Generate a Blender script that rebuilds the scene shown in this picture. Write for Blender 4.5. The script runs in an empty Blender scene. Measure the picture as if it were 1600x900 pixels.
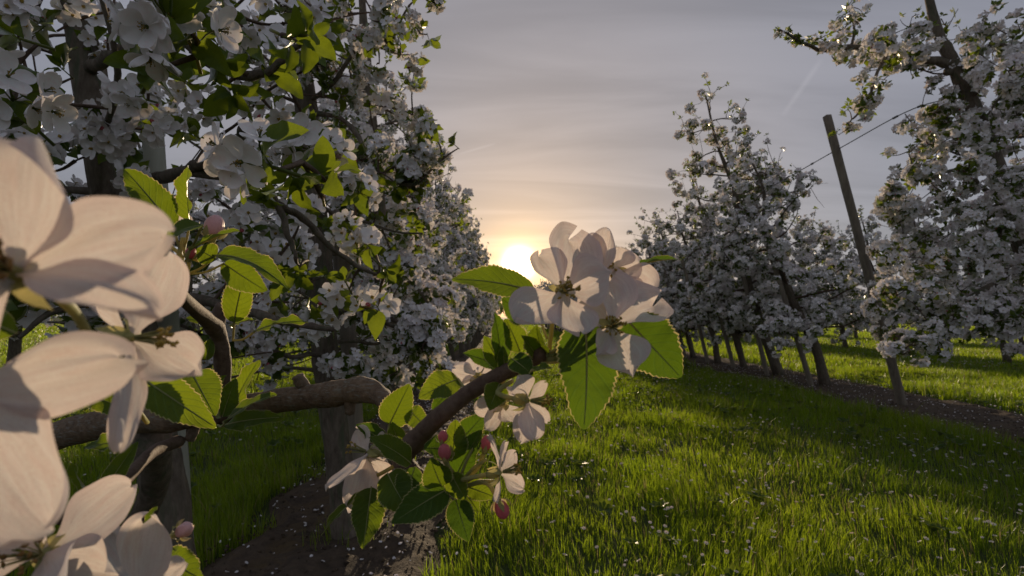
import bpy, math
import numpy as np
from mathutils import Vector, Matrix

sc = bpy.context.scene
COL = sc.collection
R = math.radians
RNG = np.random.default_rng(7)

# ------------------------------------------------------------------ camera
CAM_H = 0.85
PITCH = math.atan(45 / 800)
cam_d = bpy.data.cameras.new('camera'); cam = bpy.data.objects.new('camera', cam_d); COL.objects.link(cam)
cam.location = (0, 0, CAM_H); cam.rotation_euler = (math.pi / 2 + PITCH, 0, 0)
cam_d.lens = 18; cam_d.sensor_width = 36; cam_d.clip_start = 0.01; cam_d.clip_end = 3000
cam_d.dof.use_dof = True; cam_d.dof.focus_distance = 0.42; cam_d.dof.aperture_fstop = 19
sc.camera = cam
CAMP = np.array([0, 0, CAM_H]); CR = np.array([1., 0, 0])
CF = np.array([0, math.cos(PITCH), math.sin(PITCH)]); CU = np.array([0, -math.sin(PITCH), math.cos(PITCH)])
def P(px, py, d):                      # a point seen at photo pixel (px, py) standing d metres away
    return CAMP + CF * d + CR * ((px - 800) / 800 * d) + CU * ((450 - py) / 800 * d)
def N3(r, u, c):                       # direction: right, up, towards the viewer
    return CR * r + CU * u - CF * c
def proj(p):
    q = np.atleast_2d(p) - CAMP; d = q @ CF
    dd = np.where(np.abs(d) < 1e-4, 1e-4, d)
    return 800 + 800 * (q @ CR) / dd, 450 - 800 * (q @ CU) / dd, d

# ------------------------------------------------------------------ sky, sun, exposure
SUN_EL, SUN_AZ = R(5.95), R(0.8)       # azimuth from +Y towards +X
sdir = (math.sin(SUN_AZ) * math.cos(SUN_EL), math.cos(SUN_AZ) * math.cos(SUN_EL), math.sin(SUN_EL))
world = bpy.data.worlds.new('World'); sc.world = world; world.use_nodes = True
nt = world.node_tree; nt.nodes.clear()
def wn(t, **k):
    n = nt.nodes.new(t)
    for a, b in k.items(): setattr(n, a, b)
    return n
def lk(a, b): nt.links.new(a, b)
def wmath(op, a, b=None, clamp=False):
    n = wn('ShaderNodeMath', operation=op, use_clamp=clamp)
    for i, v in enumerate((a, b)):
        if v is None: continue
        if isinstance(v, (int, float)): n.inputs[i].default_value = v
        else: lk(v, n.inputs[i])
    return n.outputs[0]
def wscale(colour, fac):
    n = wn('ShaderNodeVectorMath', operation='SCALE'); n.inputs[0].default_value = colour; lk(fac, n.inputs['Scale']); return n.outputs[0]
def wadd(a, b):
    n = wn('ShaderNodeVectorMath', operation='ADD'); lk(a, n.inputs[0]); lk(b, n.inputs[1]); return n.outputs[0]
tc = wn('ShaderNodeTexCoord')
nrm = wn('ShaderNodeVectorMath', operation='NORMALIZE'); lk(tc.outputs['Generated'], nrm.inputs[0]); D = nrm.outputs[0]
dt = wn('ShaderNodeVectorMath', operation='DOT_PRODUCT'); lk(D, dt.inputs[0]); dt.inputs[1].default_value = sdir
dot = wmath('MAXIMUM', dt.outputs['Value'], 0.0)
sp = wn('ShaderNodeSeparateXYZ'); lk(D, sp.inputs[0])
zc = wmath('ADD', wmath('MAXIMUM', sp.outputs[2], 0.0), 0.12)
cb = wn('ShaderNodeCombineXYZ'); lk(wmath('DIVIDE', sp.outputs[0], zc), cb.inputs[0]); lk(wmath('DIVIDE', sp.outputs[1], zc), cb.inputs[1])
mp = wn('ShaderNodeMapping'); lk(cb.outputs[0], mp.inputs['Vector']); mp.inputs['Rotation'].default_value = (0, 0, R(-14)); mp.inputs['Scale'].default_value = (0.5, 2.1, 1)
n1 = wn('ShaderNodeTexNoise'); n1.inputs['Scale'].default_value = 1.1; n1.inputs['Detail'].default_value = 7; n1.inputs['Roughness'].default_value = 0.52; n1.inputs['Distortion'].default_value = 0.6
lk(mp.outputs[0], n1.inputs['Vector'])
cl = wn('ShaderNodeMapRange', interpolation_type='SMOOTHSTEP'); lk(n1.outputs[0], cl.inputs[0])
cl.inputs[1].default_value = 0.3; cl.inputs[2].default_value = 0.72; cl.inputs[3].default_value = 0.86; cl.inputs[4].default_value = 1.16
# vertical falloff of the veil of high cloud: brighter near the horizon, duller overhead
vz = wn('ShaderNodeMapRange'); lk(sp.outputs[2], vz.inputs[0]); vz.inputs[1].default_value = 0.0; vz.inputs[2].default_value = 0.75; vz.inputs[3].default_value = 1.03; vz.inputs[4].default_value = 0.90
veil = wscale((0.186, 0.192, 0.230), wmath('MULTIPLY', cl.outputs[0], vz.outputs[0]))
veil = wadd(veil, wscale((0.180, 0.122, 0.066), wmath('MULTIPLY', wmath('POWER', dot, 9.0), cl.outputs[0])))
veil = wadd(veil, wscale((0.20, 0.105, 0.030), wmath('MULTIPLY', wmath('POWER', dot, 60.0), cl.outputs[0])))
veil = wadd(veil, wscale((0.50, 0.27, 0.06), wmath('POWER', dot, 500.0)))
veil = wadd(veil, wscale((13.0, 9.5, 4.8), wmath('POWER', dot, 4600.0)))
# vapour trails
def trail(d1, d2, w, a):
    global veil
    d1 = Vector(d1).normalized(); d2 = Vector(d2).normalized()
    nv = d1.cross(d2).normalized(); mid = (d1 + d2).normalized(); half = mid.dot(d1)
    a1 = wn('ShaderNodeVectorMath', operation='DOT_PRODUCT'); lk(D, a1.inputs[0]); a1.inputs[1].default_value = nv
    a2 = wn('ShaderNodeVectorMath', operation='DOT_PRODUCT'); lk(D, a2.inputs[0]); a2.inputs[1].default_value = mid
    across = wmath('SUBTRACT', 1.0, wmath('DIVIDE', wmath('ABSOLUTE', a1.outputs['Value']), w), True)
    along = wmath('DIVIDE', wmath('SUBTRACT', a2.outputs['Value'], half), 1 - half, True)
    veil = wadd(veil, wscale((a, a * .95, a * .95), wmath('MULTIPLY', across, wmath('POWER', along, 0.5))))
trail(P(1222, 182, 1) - CAMP, P(1284, 92, 1) - CAMP, 0.006, 0.035)
trail(P(716, 241, 1) - CAMP, P(775, 224, 1) - CAMP, 0.003, 0.045)
skyt = wn('ShaderNodeTexSky', sky_type='NISHITA'); skyt.sun_disc = False; skyt.sun_elevation = SUN_EL; skyt.sun_rotation = SUN_AZ
skyt.air_density = 1.0; skyt.dust_density = 0.8
b1 = wn('ShaderNodeBackground'); lk(skyt.outputs[0], b1.inputs[0]); b1.inputs[1].default_value = 0.05
b2 = wn('ShaderNodeBackground'); lk(veil, b2.inputs[0]); b2.inputs[1].default_value = 1.0
ad = wn('ShaderNodeMixShader'); ad.inputs[0].default_value = 0.84; lk(b1.outputs[0], ad.inputs[1]); lk(b2.outputs[0], ad.inputs[2])   # thin high cloud veils most of the clear sky
out = wn('ShaderNodeOutputWorld'); lk(ad.outputs[0], out.inputs[0])

sun_d = bpy.data.lights.new('sun', 'SUN'); sun = bpy.data.objects.new('sun', sun_d); COL.objects.link(sun)
sun_d.energy = 2.8; sun_d.angle = R(0.6); sun_d.color = (1.0, 0.77, 0.50)
sun.rotation_euler = Vector(sdir).to_track_quat('Z', 'Y').to_euler()

sc.view_settings.view_transform = 'Standard'; sc.view_settings.look = 'None'
sc.view_settings.exposure = 0.60; sc.view_settings.gamma = 1.0; sc.view_settings.use_curve_mapping = False
sc.render.engine = 'CYCLES'
cy = sc.cycles
cy.max_bounces = 10; cy.diffuse_bounces = 9; cy.glossy_bounces = 2; cy.transmission_bounces = 9; cy.transparent_max_bounces = 4
cy.sample_clamp_indirect = 6; cy.use_denoising = True; cy.caustics_reflective = False; cy.caustics_refractive = False

# ------------------------------------------------------------------ materials
def new_mat(name):
    m = bpy.data.materials.new(name); m.use_nodes = True; m.node_tree.nodes.clear(); return m
class NG:
    def __init__(s, m): s.t = m.node_tree
    def n(s, t, **k):
        x = s.t.nodes.new(t)
        for a, b in k.items(): setattr(x, a, b)
        return x
    def l(s, a, b): s.t.links.new(a, b)
    def math(s, op, a, b=None, clamp=False):
        x = s.n('ShaderNodeMath', operation=op, use_clamp=clamp)
        for i, v in enumerate((a, b)):
            if v is None: continue
            if isinstance(v, (int, float)): x.inputs[i].default_value = v
            else: s.l(v, x.inputs[i])
        return x.outputs[0]
    def mix(s, fac, a, b):
        x = s.n('ShaderNodeMix', data_type='RGBA')
        for i, v in ((0, fac), (6, a), (7, b)):
            if isinstance(v, (int, float)): x.inputs[i].default_value = v
            elif isinstance(v, tuple): x.inputs[i].default_value = (*v, 1)
            else: s.l(v, x.inputs[i])
        return x.outputs[2]
    def noise(s, scale, detail=4, vec=None, rough=.55):
        x = s.n('ShaderNodeTexNoise'); x.inputs['Scale'].default_value = scale; x.inputs['Detail'].default_value = detail; x.inputs['Roughness'].default_value = rough
        if vec: s.l(vec, x.inputs['Vector'])
        return x.outputs[0]
    def ramp(s, v, a, b, c=0., d=1.):
        x = s.n('ShaderNodeMapRange'); s.l(v, x.inputs[0])
        for i, q in enumerate((a, b, c, d)): x.inputs[i + 1].default_value = q
        return x.outputs[0]

def leafy(name, dark, light, trans, tfac=.5, gloss=.06, rough=.45, veins=False, island=True, vein_n=9., straw=False):
    m = new_mat(name); g = NG(m)
    geo = g.n('ShaderNodeNewGeometry'); oi = g.n('ShaderNodeObjectInfo')
    rnd = geo.outputs['Random Per Island'] if island else oi.outputs['Random']
    nz = g.noise(14 if not veins else 75, 5, None, .7)
    f = g.math('ADD', g.math('MULTIPLY', rnd, .62), g.math('MULTIPLY', g.ramp(nz, .3, .7), .38))
    col = g.mix(f, dark, light)
    tcol = g.mix(f, tuple(c * .6 for c in trans), (min(1, trans[0] * 1.45), min(1, trans[1] * 1.2), trans[2] * 1.3))
    bump = None
    if straw:                                    # patches of different growth and a few dead blades
        tcg = g.n('ShaderNodeTexCoord'); pn = g.ramp(g.noise(1.3, 4, tcg.outputs['Object']), .35, .65); dead = g.ramp(rnd, .935, .94)
        col = g.mix(g.math('MULTIPLY', pn, .45), col, (.10, .15, .02)); tcol = g.mix(g.math('MULTIPLY', pn, .45), tcol, (.42, .50, .02))
        col = g.mix(dead, col, (.30, .25, .12)); tcol = g.mix(dead, tcol, (.40, .32, .14))
    if veins:
        uv = g.n('ShaderNodeUVMap'); s = g.n('ShaderNodeSeparateXYZ'); g.l(uv.outputs[0], s.inputs[0])
        side = g.math('ABSOLUTE', g.math('SUBTRACT', s.outputs[0], .5))
        mid = g.ramp(side, .012, .03, 1, 0)
        ph = g.math('FRACT', g.math('MULTIPLY', g.math('SUBTRACT', s.outputs[1], g.math('MULTIPLY', side, .55)), vein_n))
        sv = g.ramp(g.math('ABSOLUTE', g.math('SUBTRACT', ph, .5)), .04, .17, 1, 0)
        vv = g.math('MAXIMUM', mid, g.math('MULTIPLY', sv, .75))
        net = g.n('ShaderNodeTexVoronoi', feature='DISTANCE_TO_EDGE'); net.inputs['Scale'].default_value = 700
        netf = g.ramp(net.outputs['Distance'], 0, .12, .25, 0)
        vv = g.math('MAXIMUM', vv, netf)
        col = g.mix(g.math('MULTIPLY', vv, .6), col, tuple(min(1, c * 1.5 + .01) for c in light))
        tcol = g.mix(g.math('MULTIPLY', vv, .55), tcol, tuple(c * .55 for c in trans))
        bp = g.n('ShaderNodeBump'); bp.inputs['Strength'].default_value = .45; bp.inputs['Distance'].default_value = .0008
        g.l(g.math('SUBTRACT', 1., vv), bp.inputs['Height']); bump = bp.outputs[0]
    d = g.n('ShaderNodeBsdfDiffuse'); g.l(col, d.inputs[0])
    t = g.n('ShaderNodeBsdfTranslucent'); g.l(tcol, t.inputs[0])
    mx = g.n('ShaderNodeMixShader'); mx.inputs[0].default_value = tfac; g.l(d.outputs[0], mx.inputs[1]); g.l(t.outputs[0], mx.inputs[2])
    gl = g.n('ShaderNodeBsdfGlossy'); gl.inputs['Roughness'].default_value = rough; gl.inputs[0].default_value = (1, 1, 1, 1)
    lw = g.n('ShaderNodeFresnel'); lw.inputs[0].default_value = 1.4
    m2 = g.n('ShaderNodeMixShader'); g.l(g.math('MULTIPLY', lw.outputs[0], gloss * 10, True), m2.inputs[0]); g.l(mx.outputs[0], m2.inputs[1]); g.l(gl.outputs[0], m2.inputs[2])
    if bump:
        for x in (d, t, gl): g.l(bump, x.inputs['Normal'])
    o = g.n('ShaderNodeOutputMaterial'); g.l(m2.outputs[0], o.inputs[0])
    return m

def petal_mat(name, near, tmix):
    m = new_mat(name); g = NG(m)
    geo = g.n('ShaderNodeNewGeometry')
    rnd = geo.outputs['Random Per Island']
    nz = g.noise(55 if near else 9, 3)
    pinkf = g.math('MULTIPLY', g.ramp(nz, .42, .75), g.math('ADD', .15, g.math('MULTIPLY', rnd, .55)))
    col = g.mix(pinkf, (.90, .90, .91), (.90, .74, .77))
    tcol = g.mix(pinkf, (.86, .79, .74), (.85, .64, .62))
    bump = None
    if near:
        uv = g.n('ShaderNodeUVMap'); s = g.n('ShaderNodeSeparateXYZ'); g.l(uv.outputs[0], s.inputs[0])
        cv = g.n('ShaderNodeCombineXYZ'); g.l(g.math('MULTIPLY', s.outputs[0], 34.), cv.inputs[0]); g.l(g.math('MULTIPLY', s.outputs[1], 2.6), cv.inputs[1])
        vn = g.noise(1.0, 5, cv.outputs[0], .6)
        cv2 = g.n('ShaderNodeCombineXYZ'); g.l(g.math('MULTIPLY', s.outputs[0], 7.), cv2.inputs[0]); g.l(g.math('MULTIPLY', s.outputs[1], 2.2), cv2.inputs[1])
        wn_ = g.noise(1.0, 3, cv2.outputs[0], .5)
        vf = g.ramp(vn, .40, .60)
        rim = g.math('MULTIPLY', g.ramp(g.math('ABSOLUTE', g.math('SUBTRACT', s.outputs[0], .5)), .30, .5), g.math('ADD', .25, g.math('MULTIPLY', rnd, .5)))
        blush = g.math('MAXIMUM', rim, g.math('MULTIPLY', g.ramp(wn_, .45, .75), .6))
        col = g.mix(blush, col, (.86, .66, .70)); tcol = g.mix(blush, tcol, (.84, .66, .60))
        tcol = g.mix(g.math('MULTIPLY', g.math('MULTIPLY', vf, g.ramp(nz, .35, .65)), .6), tcol, (.55, .42, .36))
        col = g.mix(g.math('MULTIPLY', vf, .25), col, (.70, .62, .65))
        bp = g.n('ShaderNodeBump'); bp.inputs['Strength'].default_value = .7; bp.inputs['Distance'].default_value = .0016
        cr = g.n('ShaderNodeTexNoise'); cr.inputs['Scale'].default_value = 160; cr.inputs['Detail'].default_value = 3; cr.inputs['Distortion'].default_value = 1.5
        g.l(g.math('ADD', g.math('ADD', g.math('MULTIPLY', vn, .25), wn_), g.math('MULTIPLY', cr.outputs[0], .35)), bp.inputs['Height']); bump = bp.outputs[0]
    d = g.n('ShaderNodeBsdfDiffuse'); g.l(col, d.inputs[0])
    t = g.n('ShaderNodeBsdfTranslucent'); g.l(tcol, t.inputs[0])
    mx = g.n('ShaderNodeMixShader'); mx.inputs[0].default_value = tmix; g.l(d.outputs[0], mx.inputs[1]); g.l(t.outputs[0], mx.inputs[2])
    gl = g.n('ShaderNodeBsdfGlossy'); gl.inputs['Roughness'].default_value = .5
    m2 = g.n('ShaderNodeMixShader'); m2.inputs[0].default_value = .03; g.l(mx.outputs[0], m2.inputs[1]); g.l(gl.outputs[0], m2.inputs[2])
    if bump:
        for x in (d, t, gl): g.l(bump, x.inputs['Normal'])
    o = g.n('ShaderNodeOutputMaterial'); g.l(m2.outputs[0], o.inputs[0])
    return m

def rough_mat(name, a, b, scale, bump=.5, dist=.01, stretch=(1, 1, 1), rough=.9, extra=None):
    m = new_mat(name); g = NG(m)
    c = g.n('ShaderNodeTexCoord'); mpg = g.n('ShaderNodeMapping'); g.l(c.outputs['Object'], mpg.inputs[0]); mpg.inputs['Scale'].default_value = stretch
    n1_ = g.noise(scale, 8, mpg.outputs[0], .65); n2_ = g.noise(scale * .17, 3, mpg.outputs[0])
    f = g.ramp(g.math('ADD', g.math('MULTIPLY', n1_, .65), g.math('MULTIPLY', n2_, .35)), .33, .66)
    col = g.mix(f, a, b)
    if extra:
        n3_ = g.noise(extra[1], 4, None, .6); col = g.mix(g.ramp(n3_, .52, .68), col, extra[0])
    bs = g.n('ShaderNodeBsdfPrincipled'); g.l(col, bs.inputs['Base Color']); bs.inputs['Roughness'].default_value = rough
    bs.inputs['Specular IOR Level'].default_value = .2
    bp = g.n('ShaderNodeBump'); bp.inputs['Strength'].default_value = bump; bp.inputs['Distance'].default_value = dist; g.l(n1_, bp.inputs['Height']); g.l(bp.outputs[0], bs.inputs['Normal'])
    o = g.n('ShaderNodeOutputMaterial'); g.l(bs.outputs[0], o.inputs[0])
    return m

M = {}
M['petal_near'] = petal_mat('petal_near', True, .50)
M['petal'] = petal_mat('petal', False, .24)
M['leaf_near'] = leafy('leaf_near', (.045, .095, .015), (.085, .145, .022), (.22, .33, .012), .50, .035, .38, True, False)
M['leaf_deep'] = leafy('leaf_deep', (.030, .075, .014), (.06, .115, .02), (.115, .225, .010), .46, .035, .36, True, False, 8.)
M['leaf'] = leafy('leaf', (.045, .09, .016), (.09, .145, .026), (.19, .28, .014), .45, .03, .42)
M['stem'] = leafy('stem', (.10, .14, .04), (.17, .20, .06), (.40, .42, .08), .35, .02, .5)
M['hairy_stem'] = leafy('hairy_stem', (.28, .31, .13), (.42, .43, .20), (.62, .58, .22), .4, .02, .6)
M['anther'] = leafy('anther', (.30, .20, .05), (.50, .36, .08), (.5, .35, .06), .2, .02, .6)
M['anther_brown'] = leafy('anther_brown', (.18, .10, .035), (.34, .21, .07), (.3, .17, .05), .2, .02, .6)
M['bud'] = leafy('bud', (.50, .10, .13), (.66, .24, .26), (.6, .14, .15), .3, .03, .5)
M['bud_pale'] = leafy('bud_pale', (.62, .30, .33), (.84, .70, .70), (.75, .45, .42), .3, .03, .5)
M['grass'] = leafy('grass', (.036, .095, .012), (.085, .165, .022), (.36, .58, .020), .52, .014, .45, straw=True)
M['bark'] = rough_mat('bark', (.075, .058, .044), (.235, .195, .150), 75, 1.0, .008, (1, 1, .35), extra=((.10, .115, .07), 14))
M['limb_bark'] = rough_mat('limb_bark', (.095, .062, .040), (.27, .195, .130), 260, 1.0, .0022, (1, 1, 1), .85, extra=((.24, .23, .19), 60))
M['twig'] = rough_mat('twig', (.070, .042, .030), (.17, .125, .095), 240, .6, .0018, (1, 1, 1), .75)
M['stake'] = rough_mat('stake', (.15, .125, .10), (.33, .29, .23), 40, .5, .004, (1, 1, .06))
M['paint'] = rough_mat('pale_stake', (.30, .31, .25), (.46, .46, .38), 30, .4, .003, (1, 1, .1))
M['wire'] = rough_mat('wire', (.12, .12, .12), (.25, .24, .22), 80, .2, .001, rough=.5)
M['soil'] = rough_mat('soil', (.045, .034, .025), (.125, .092, .064), 28, .9, .02, extra=((.12, .085, .045), 7))
M['ground'] = rough_mat('ground', (.030, .042, .012), (.060, .085, .020), 9, .8, .03)
M['daisy'] = leafy('daisy', (.66, .62, .60), (.80, .78, .78), (.7, .62, .55), .3, .01, .6)

# ------------------------------------------------------------------ mesh helpers
def mk(name, V, Q=None, T=None, mats=(), mq=None, mt=None, uv=None, smooth=True):
    me = bpy.data.meshes.new(name)
    V = np.asarray(V, dtype=np.float32)
    Q = np.zeros((0, 4), int) if Q is None else np.asarray(Q, int).reshape(-1, 4)
    T = np.zeros((0, 3), int) if T is None else np.asarray(T, int).reshape(-1, 3)
    nq, nt_ = len(Q), len(T)
    me.vertices.add(len(V)); me.vertices.foreach_set('co', V.ravel())
    li = np.concatenate([Q.ravel(), T.ravel()]).astype(np.int32)
    me.loops.add(len(li)); me.loops.foreach_set('vertex_index', li)
    me.polygons.add(nq + nt_)
    me.polygons.foreach_set('loop_start', np.concatenate([np.arange(nq) * 4, nq * 4 + np.arange(nt_) * 3]).astype(np.int32))
    if mq is not None or mt is not None:
        a = np.zeros(nq, int) if mq is None else np.asarray(mq); b = np.zeros(nt_, int) if mt is None else np.asarray(mt)
        me.polygons.foreach_set('material_index', np.concatenate([a, b]).astype(np.int32))
    if smooth: me.polygons.foreach_set('use_smooth', np.ones(nq + nt_, bool))
    if uv is not None:
        l = me.uv_layers.new(name='UVMap'); l.data.foreach_set('uv', np.asarray(uv, np.float32)[li].ravel())
    for m in mats: me.materials.append(M[m])
    me.update(calc_edges=True)
    return me
def add(name, me, parent=None, loc=(0, 0, 0), mat3=None, **props):
    o = bpy.data.objects.new(name, me); COL.objects.link(o)
    if parent: o.parent = parent
    if mat3 is not None:
        m = Matrix([list(r) for r in np.asarray(mat3)]).to_4x4(); m.translation = Vector([float(c) for c in loc]); o.matrix_basis = m
    else: o.location = [float(c) for c in loc]
    for k, v in props.items(): o[k] = v
    return o
def thing(name, label, cat, loc=(0, 0, 0), group=None, me=None, **k):
    o = add(name, me, None, loc, label=label, category=cat)
    if group: o['group'] = group
    return o
def unit(v):
    v = np.asarray(v, float); return v / (np.linalg.norm(v) + 1e-12)

class Tpl:                             # a bag of geometry
    def __init__(s): s.V = []; s.Q = []; s.T = []; s.mq = []; s.mt = []; s.uv = []; s.n = 0
    def put(s, V, Q=None, T=None, m=0, uv=None):
        V = np.asarray(V, float); s.V.append(V)
        if Q is not None and len(Q): s.Q.append(np.asarray(Q) + s.n); s.mq.append(np.full(len(Q), m))
        if T is not None and len(T): s.T.append(np.asarray(T) + s.n); s.mt.append(np.full(len(T), m))
        s.uv.append(np.zeros((len(V), 2)) if uv is None else uv); s.n += len(V); return s
    def arrays(s):
        V = np.concatenate(s.V); Q = np.concatenate(s.Q) if s.Q else np.zeros((0, 4), int); T = np.concatenate(s.T) if s.T else np.zeros((0, 3), int)
        mq = np.concatenate(s.mq) if s.mq else np.zeros(0, int); mt = np.concatenate(s.mt) if s.mt else np.zeros(0, int)
        return V, Q, T, mq, mt, np.concatenate(s.uv)
    def putt(s, other, M3=None, t=None):
        V, Q, T, mq, mt, uv = other.arrays()
        if M3 is not None: V = V @ np.asarray(M3).T
        if t is not None: V = V + t
        s.V.append(V); s.uv.append(uv)
        if len(Q): s.Q.append(Q + s.n); s.mq.append(mq)
        if len(T): s.T.append(T + s.n); s.mt.append(mt)
        s.n += len(V)
    def mesh(s, name, mats, smooth=True):
        V, Q, T, mq, mt, uv = s.arrays(); return mk(name, V, Q, T, mats, mq, mt, uv, smooth)
def scatter(tpls, pick, Ms, ts, name, mats):          # many transformed copies joined into one mesh
    Vs, Qs, Ts, mqs, mts = [], [], [], [], []; n = 0
    for i, tp in enumerate(tpls):
        w = np.where(pick == i)[0]
        if not len(w): continue
        V, Q, T, mq, mt, uv = tp.arrays(); k = len(w)
        VV = np.einsum('kij,nj->kni', Ms[w], V) + ts[w][:, None, :]
        off = (n + np.arange(k) * len(V))[:, None, None]
        Vs.append(VV.reshape(-1, 3)); n += k * len(V)
        if len(Q): Qs.append((Q[None] + off).reshape(-1, 4)); mqs.append(np.tile(mq, k))
        if len(T): Ts.append((T[None] + off).reshape(-1, 3)); mts.append(np.tile(mt, k))
    c = lambda L, w: np.concatenate(L) if L else np.zeros((0, w), int)
    return mk(name, np.concatenate(Vs), c(Qs, 4), c(Ts, 3), mats, np.concatenate(mqs) if mqs else None, np.concatenate(mts) if mts else None)

def spline(pts, n):
    pts = np.asarray(pts, float); k = len(pts)
    if k < 3:
        t = np.linspace(0, 1, n)[:, None]; return pts[0] * (1 - t) + pts[-1] * t
    e = np.vstack([2 * pts[0] - pts[1], pts, 2 * pts[-1] - pts[-2]])
    t = np.linspace(0, k - 1 - 1e-6, n); i = t.astype(int); f = (t - i)[:, None]
    a, b, c, d = e[i], e[i + 1], e[i + 2], e[i + 3]
    return .5 * (2 * b + (c - a) * f + (2 * a - 5 * b + 4 * c - d) * f ** 2 + (3 * b - a - 3 * c + d) * f ** 3)
def tube(tp, pts, rad, sides=6, m=0, rough=0., rng=None, cap=True):
    pts = np.asarray(pts, float); n = len(pts); rad = np.broadcast_to(np.asarray(rad, float), (n,))
    tan = np.gradient(pts, axis=0); tan /= (np.linalg.norm(tan, axis=1)[:, None] + 1e-12)
    ref = np.array([0, 0, 1.]) if abs(tan[0][2]) < .9 else np.array([1., 0, 0])
    u = unit(np.cross(tan[0], ref)); U = [u]
    for i in range(1, n):
        u = unit(u - tan[i] * (u @ tan[i])); U.append(u)
    U = np.array(U); W = np.cross(tan, U)
    a = np.linspace(0, 2 * np.pi, sides, endpoint=False)
    rr = rad[:, None] * np.ones(sides)
    if rough and rng is not None:
        k = rng.normal(size=(n, sides)); k = (k + np.roll(k, 1, 0) + np.roll(k, 1, 1) + np.roll(k, -1, 0)) / 2
        rr = rr * (1 + rough * k)
    V = pts[:, None] + (U[:, None] * np.cos(a)[None, :, None] + W[:, None] * np.sin(a)[None, :, None]) * rr[..., None]
    V = V.reshape(-1, 3)
    i, j = np.meshgrid(np.arange(n - 1), np.arange(sides), indexing='ij'); j2 = (j + 1) % sides
    Q = np.stack([i * sides + j, i * sides + j2, (i + 1) * sides + j2, (i + 1) * sides + j], -1).reshape(-1, 4)
    T = []
    if cap:
        V = np.vstack([V, pts[-1] + tan[-1] * rad[-1] * .35, pts[0]])
        e, b0 = n * sides, n * sides + 1
        T = [((n - 1) * sides + q, (n - 1) * sides + (q + 1) % sides, e) for q in range(sides)] + [((q + 1) % sides, q, b0) for q in range(sides)]
    return tp.put(V, Q, T, m)
def grid_faces(nu, nv):
    i, j = np.meshgrid(np.arange(nu), np.arange(nv), indexing='ij'); w = nv + 1
    return np.stack([i * w + j, i * w + j + 1, (i + 1) * w + j + 1, (i + 1) * w + j], -1).reshape(-1, 4)
def petal_geo(nu, nv, L, W, cup=.25, arch=-.05, wave=.03, rng=RNG, frill=.03):
    t = 1 - (1 - np.linspace(0, 1, nu + 1)) ** 1.5
    s = np.linspace(-1, 1, nv + 1)
    sm = np.clip(t / .52, 0, 1); sm = sm * sm * (3 - 2 * sm)
    prof = (.15 + .85 * sm) * np.where(t > .55, np.sqrt(np.clip(1 - ((t - .55) / .452) ** 2, 0, 1)), 1)
    w = W / 2 * prof
    Tt, S = np.meshgrid(t, s, indexing='ij'); Wd = w[:, None] * np.ones_like(S)
    ph = rng.uniform(0, 6.28, 6); am = rng.uniform(.6, 1.2, 3)
    x = S * Wd * (1 + frill * np.sin(Tt * 9 + ph[0]) * am[0])
    z = cup * W * .5 * S ** 2 * np.sin(np.clip(Tt, 0, 1) * 1.9) + arch * L * 4 * Tt * (1 - Tt)
    z = z + wave * L * (np.sin(S * 2.6 + ph[1] + Tt * 2) * Tt * am[1] + .6 * np.sin(S * 5.2 + Tt * 5 + ph[2]) * Tt ** 2 * am[2])
    z = z + wave * .28 * L * np.sin(S * 8.5 + ph[4] + Tt * 1.5) * Tt ** 1.3 + wave * .22 * L * np.sin(Tt * 13 + S * 3 + ph[5]) * np.abs(S)
    y = L * (Tt + frill * np.sin(S * 3.5 + ph[3]) * Tt ** 3 - .035 * np.exp(-(S / .22) ** 2) * Tt ** 6 * rng.uniform(-.3, 1))
    return np.stack([x, y, z], -1).reshape(-1, 3), grid_faces(nu, nv), np.stack([S * .5 + .5, Tt], -1).reshape(-1, 2)
def leaf_geo(nu, nh, L, W, fold=.35, arch=.08, wave=.03, teeth=13, rng=RNG, roll=0., tooth=.12):
    nv = 2 * nh; t = np.linspace(0, 1, nu + 1); s = np.linspace(-1, 1, nv + 1)
    if teeth: s = np.concatenate([[-1], np.linspace(-.945, .945, nv - 1), [1]])
    prof = np.clip(np.sin(np.pi * np.clip(t, 0, 1) ** .82), 0, 1) ** .66 * (1 - .18 * t ** 3)
    prof[-1] = .02; prof[0] = .05
    Tt, S = np.meshgrid(t, s, indexing='ij')
    saw = (Tt * teeth) % 1.0
    ed = 1 + tooth * (saw - .5) * (np.abs(S) > .93) if teeth else 1.
    x = S * prof[:, None] * W / 2 * ed
    y = L * (Tt + (.012 * (saw - .2) * (np.abs(S) > .93) if teeth else 0))
    ph = rng.uniform(0, 6.28, 4)
    z = fold * np.abs(x) - arch * L * (4 * Tt * (1 - Tt)) * -1 - roll * L * Tt ** 3
    z = z + wave * L * np.abs(S) ** 1.5 * (np.sin(Tt * 11 + ph[0] + (S > 0) * 2) + .5 * np.sin(Tt * 23 + ph[1]))
    # quilting between side veins
    z = z - .006 * L * np.cos((Tt - .27 * np.abs(S)) * 2 * np.pi * 9) * (1 - np.abs(S)) * (np.abs(S) > .05)
    return np.stack([x, y, z], -1).reshape(-1, 3), grid_faces(nu, nv), np.stack([S * .5 + .5, Tt], -1).reshape(-1, 2)
def frame(y, n):
    y = unit(y); z = np.asarray(n, float) - (np.asarray(n, float) @ y) * y
    if np.linalg.norm(z) < 1e-4: z = np.cross(y, [.3, .5, .8])
    z = unit(z); return np.stack([np.cross(y, z), y, z], 1)
def axis_frame(z, roll=0.):
    z = unit(z); a = np.array([0, 0, 1.]) if abs(z[2]) < .95 else np.array([1., 0, 0])
    x = unit(np.cross(a, z)); y = np.cross(z, x); c, s = math.cos(roll), math.sin(roll)
    return np.stack([x * c + y * s, -x * s + y * c, z], 1)
OCT_V = np.array([(1, 0, 0), (-1, 0, 0), (0, 1, 0), (0, -1, 0), (0, 0, 1), (0, 0, -1)], float)
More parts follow.
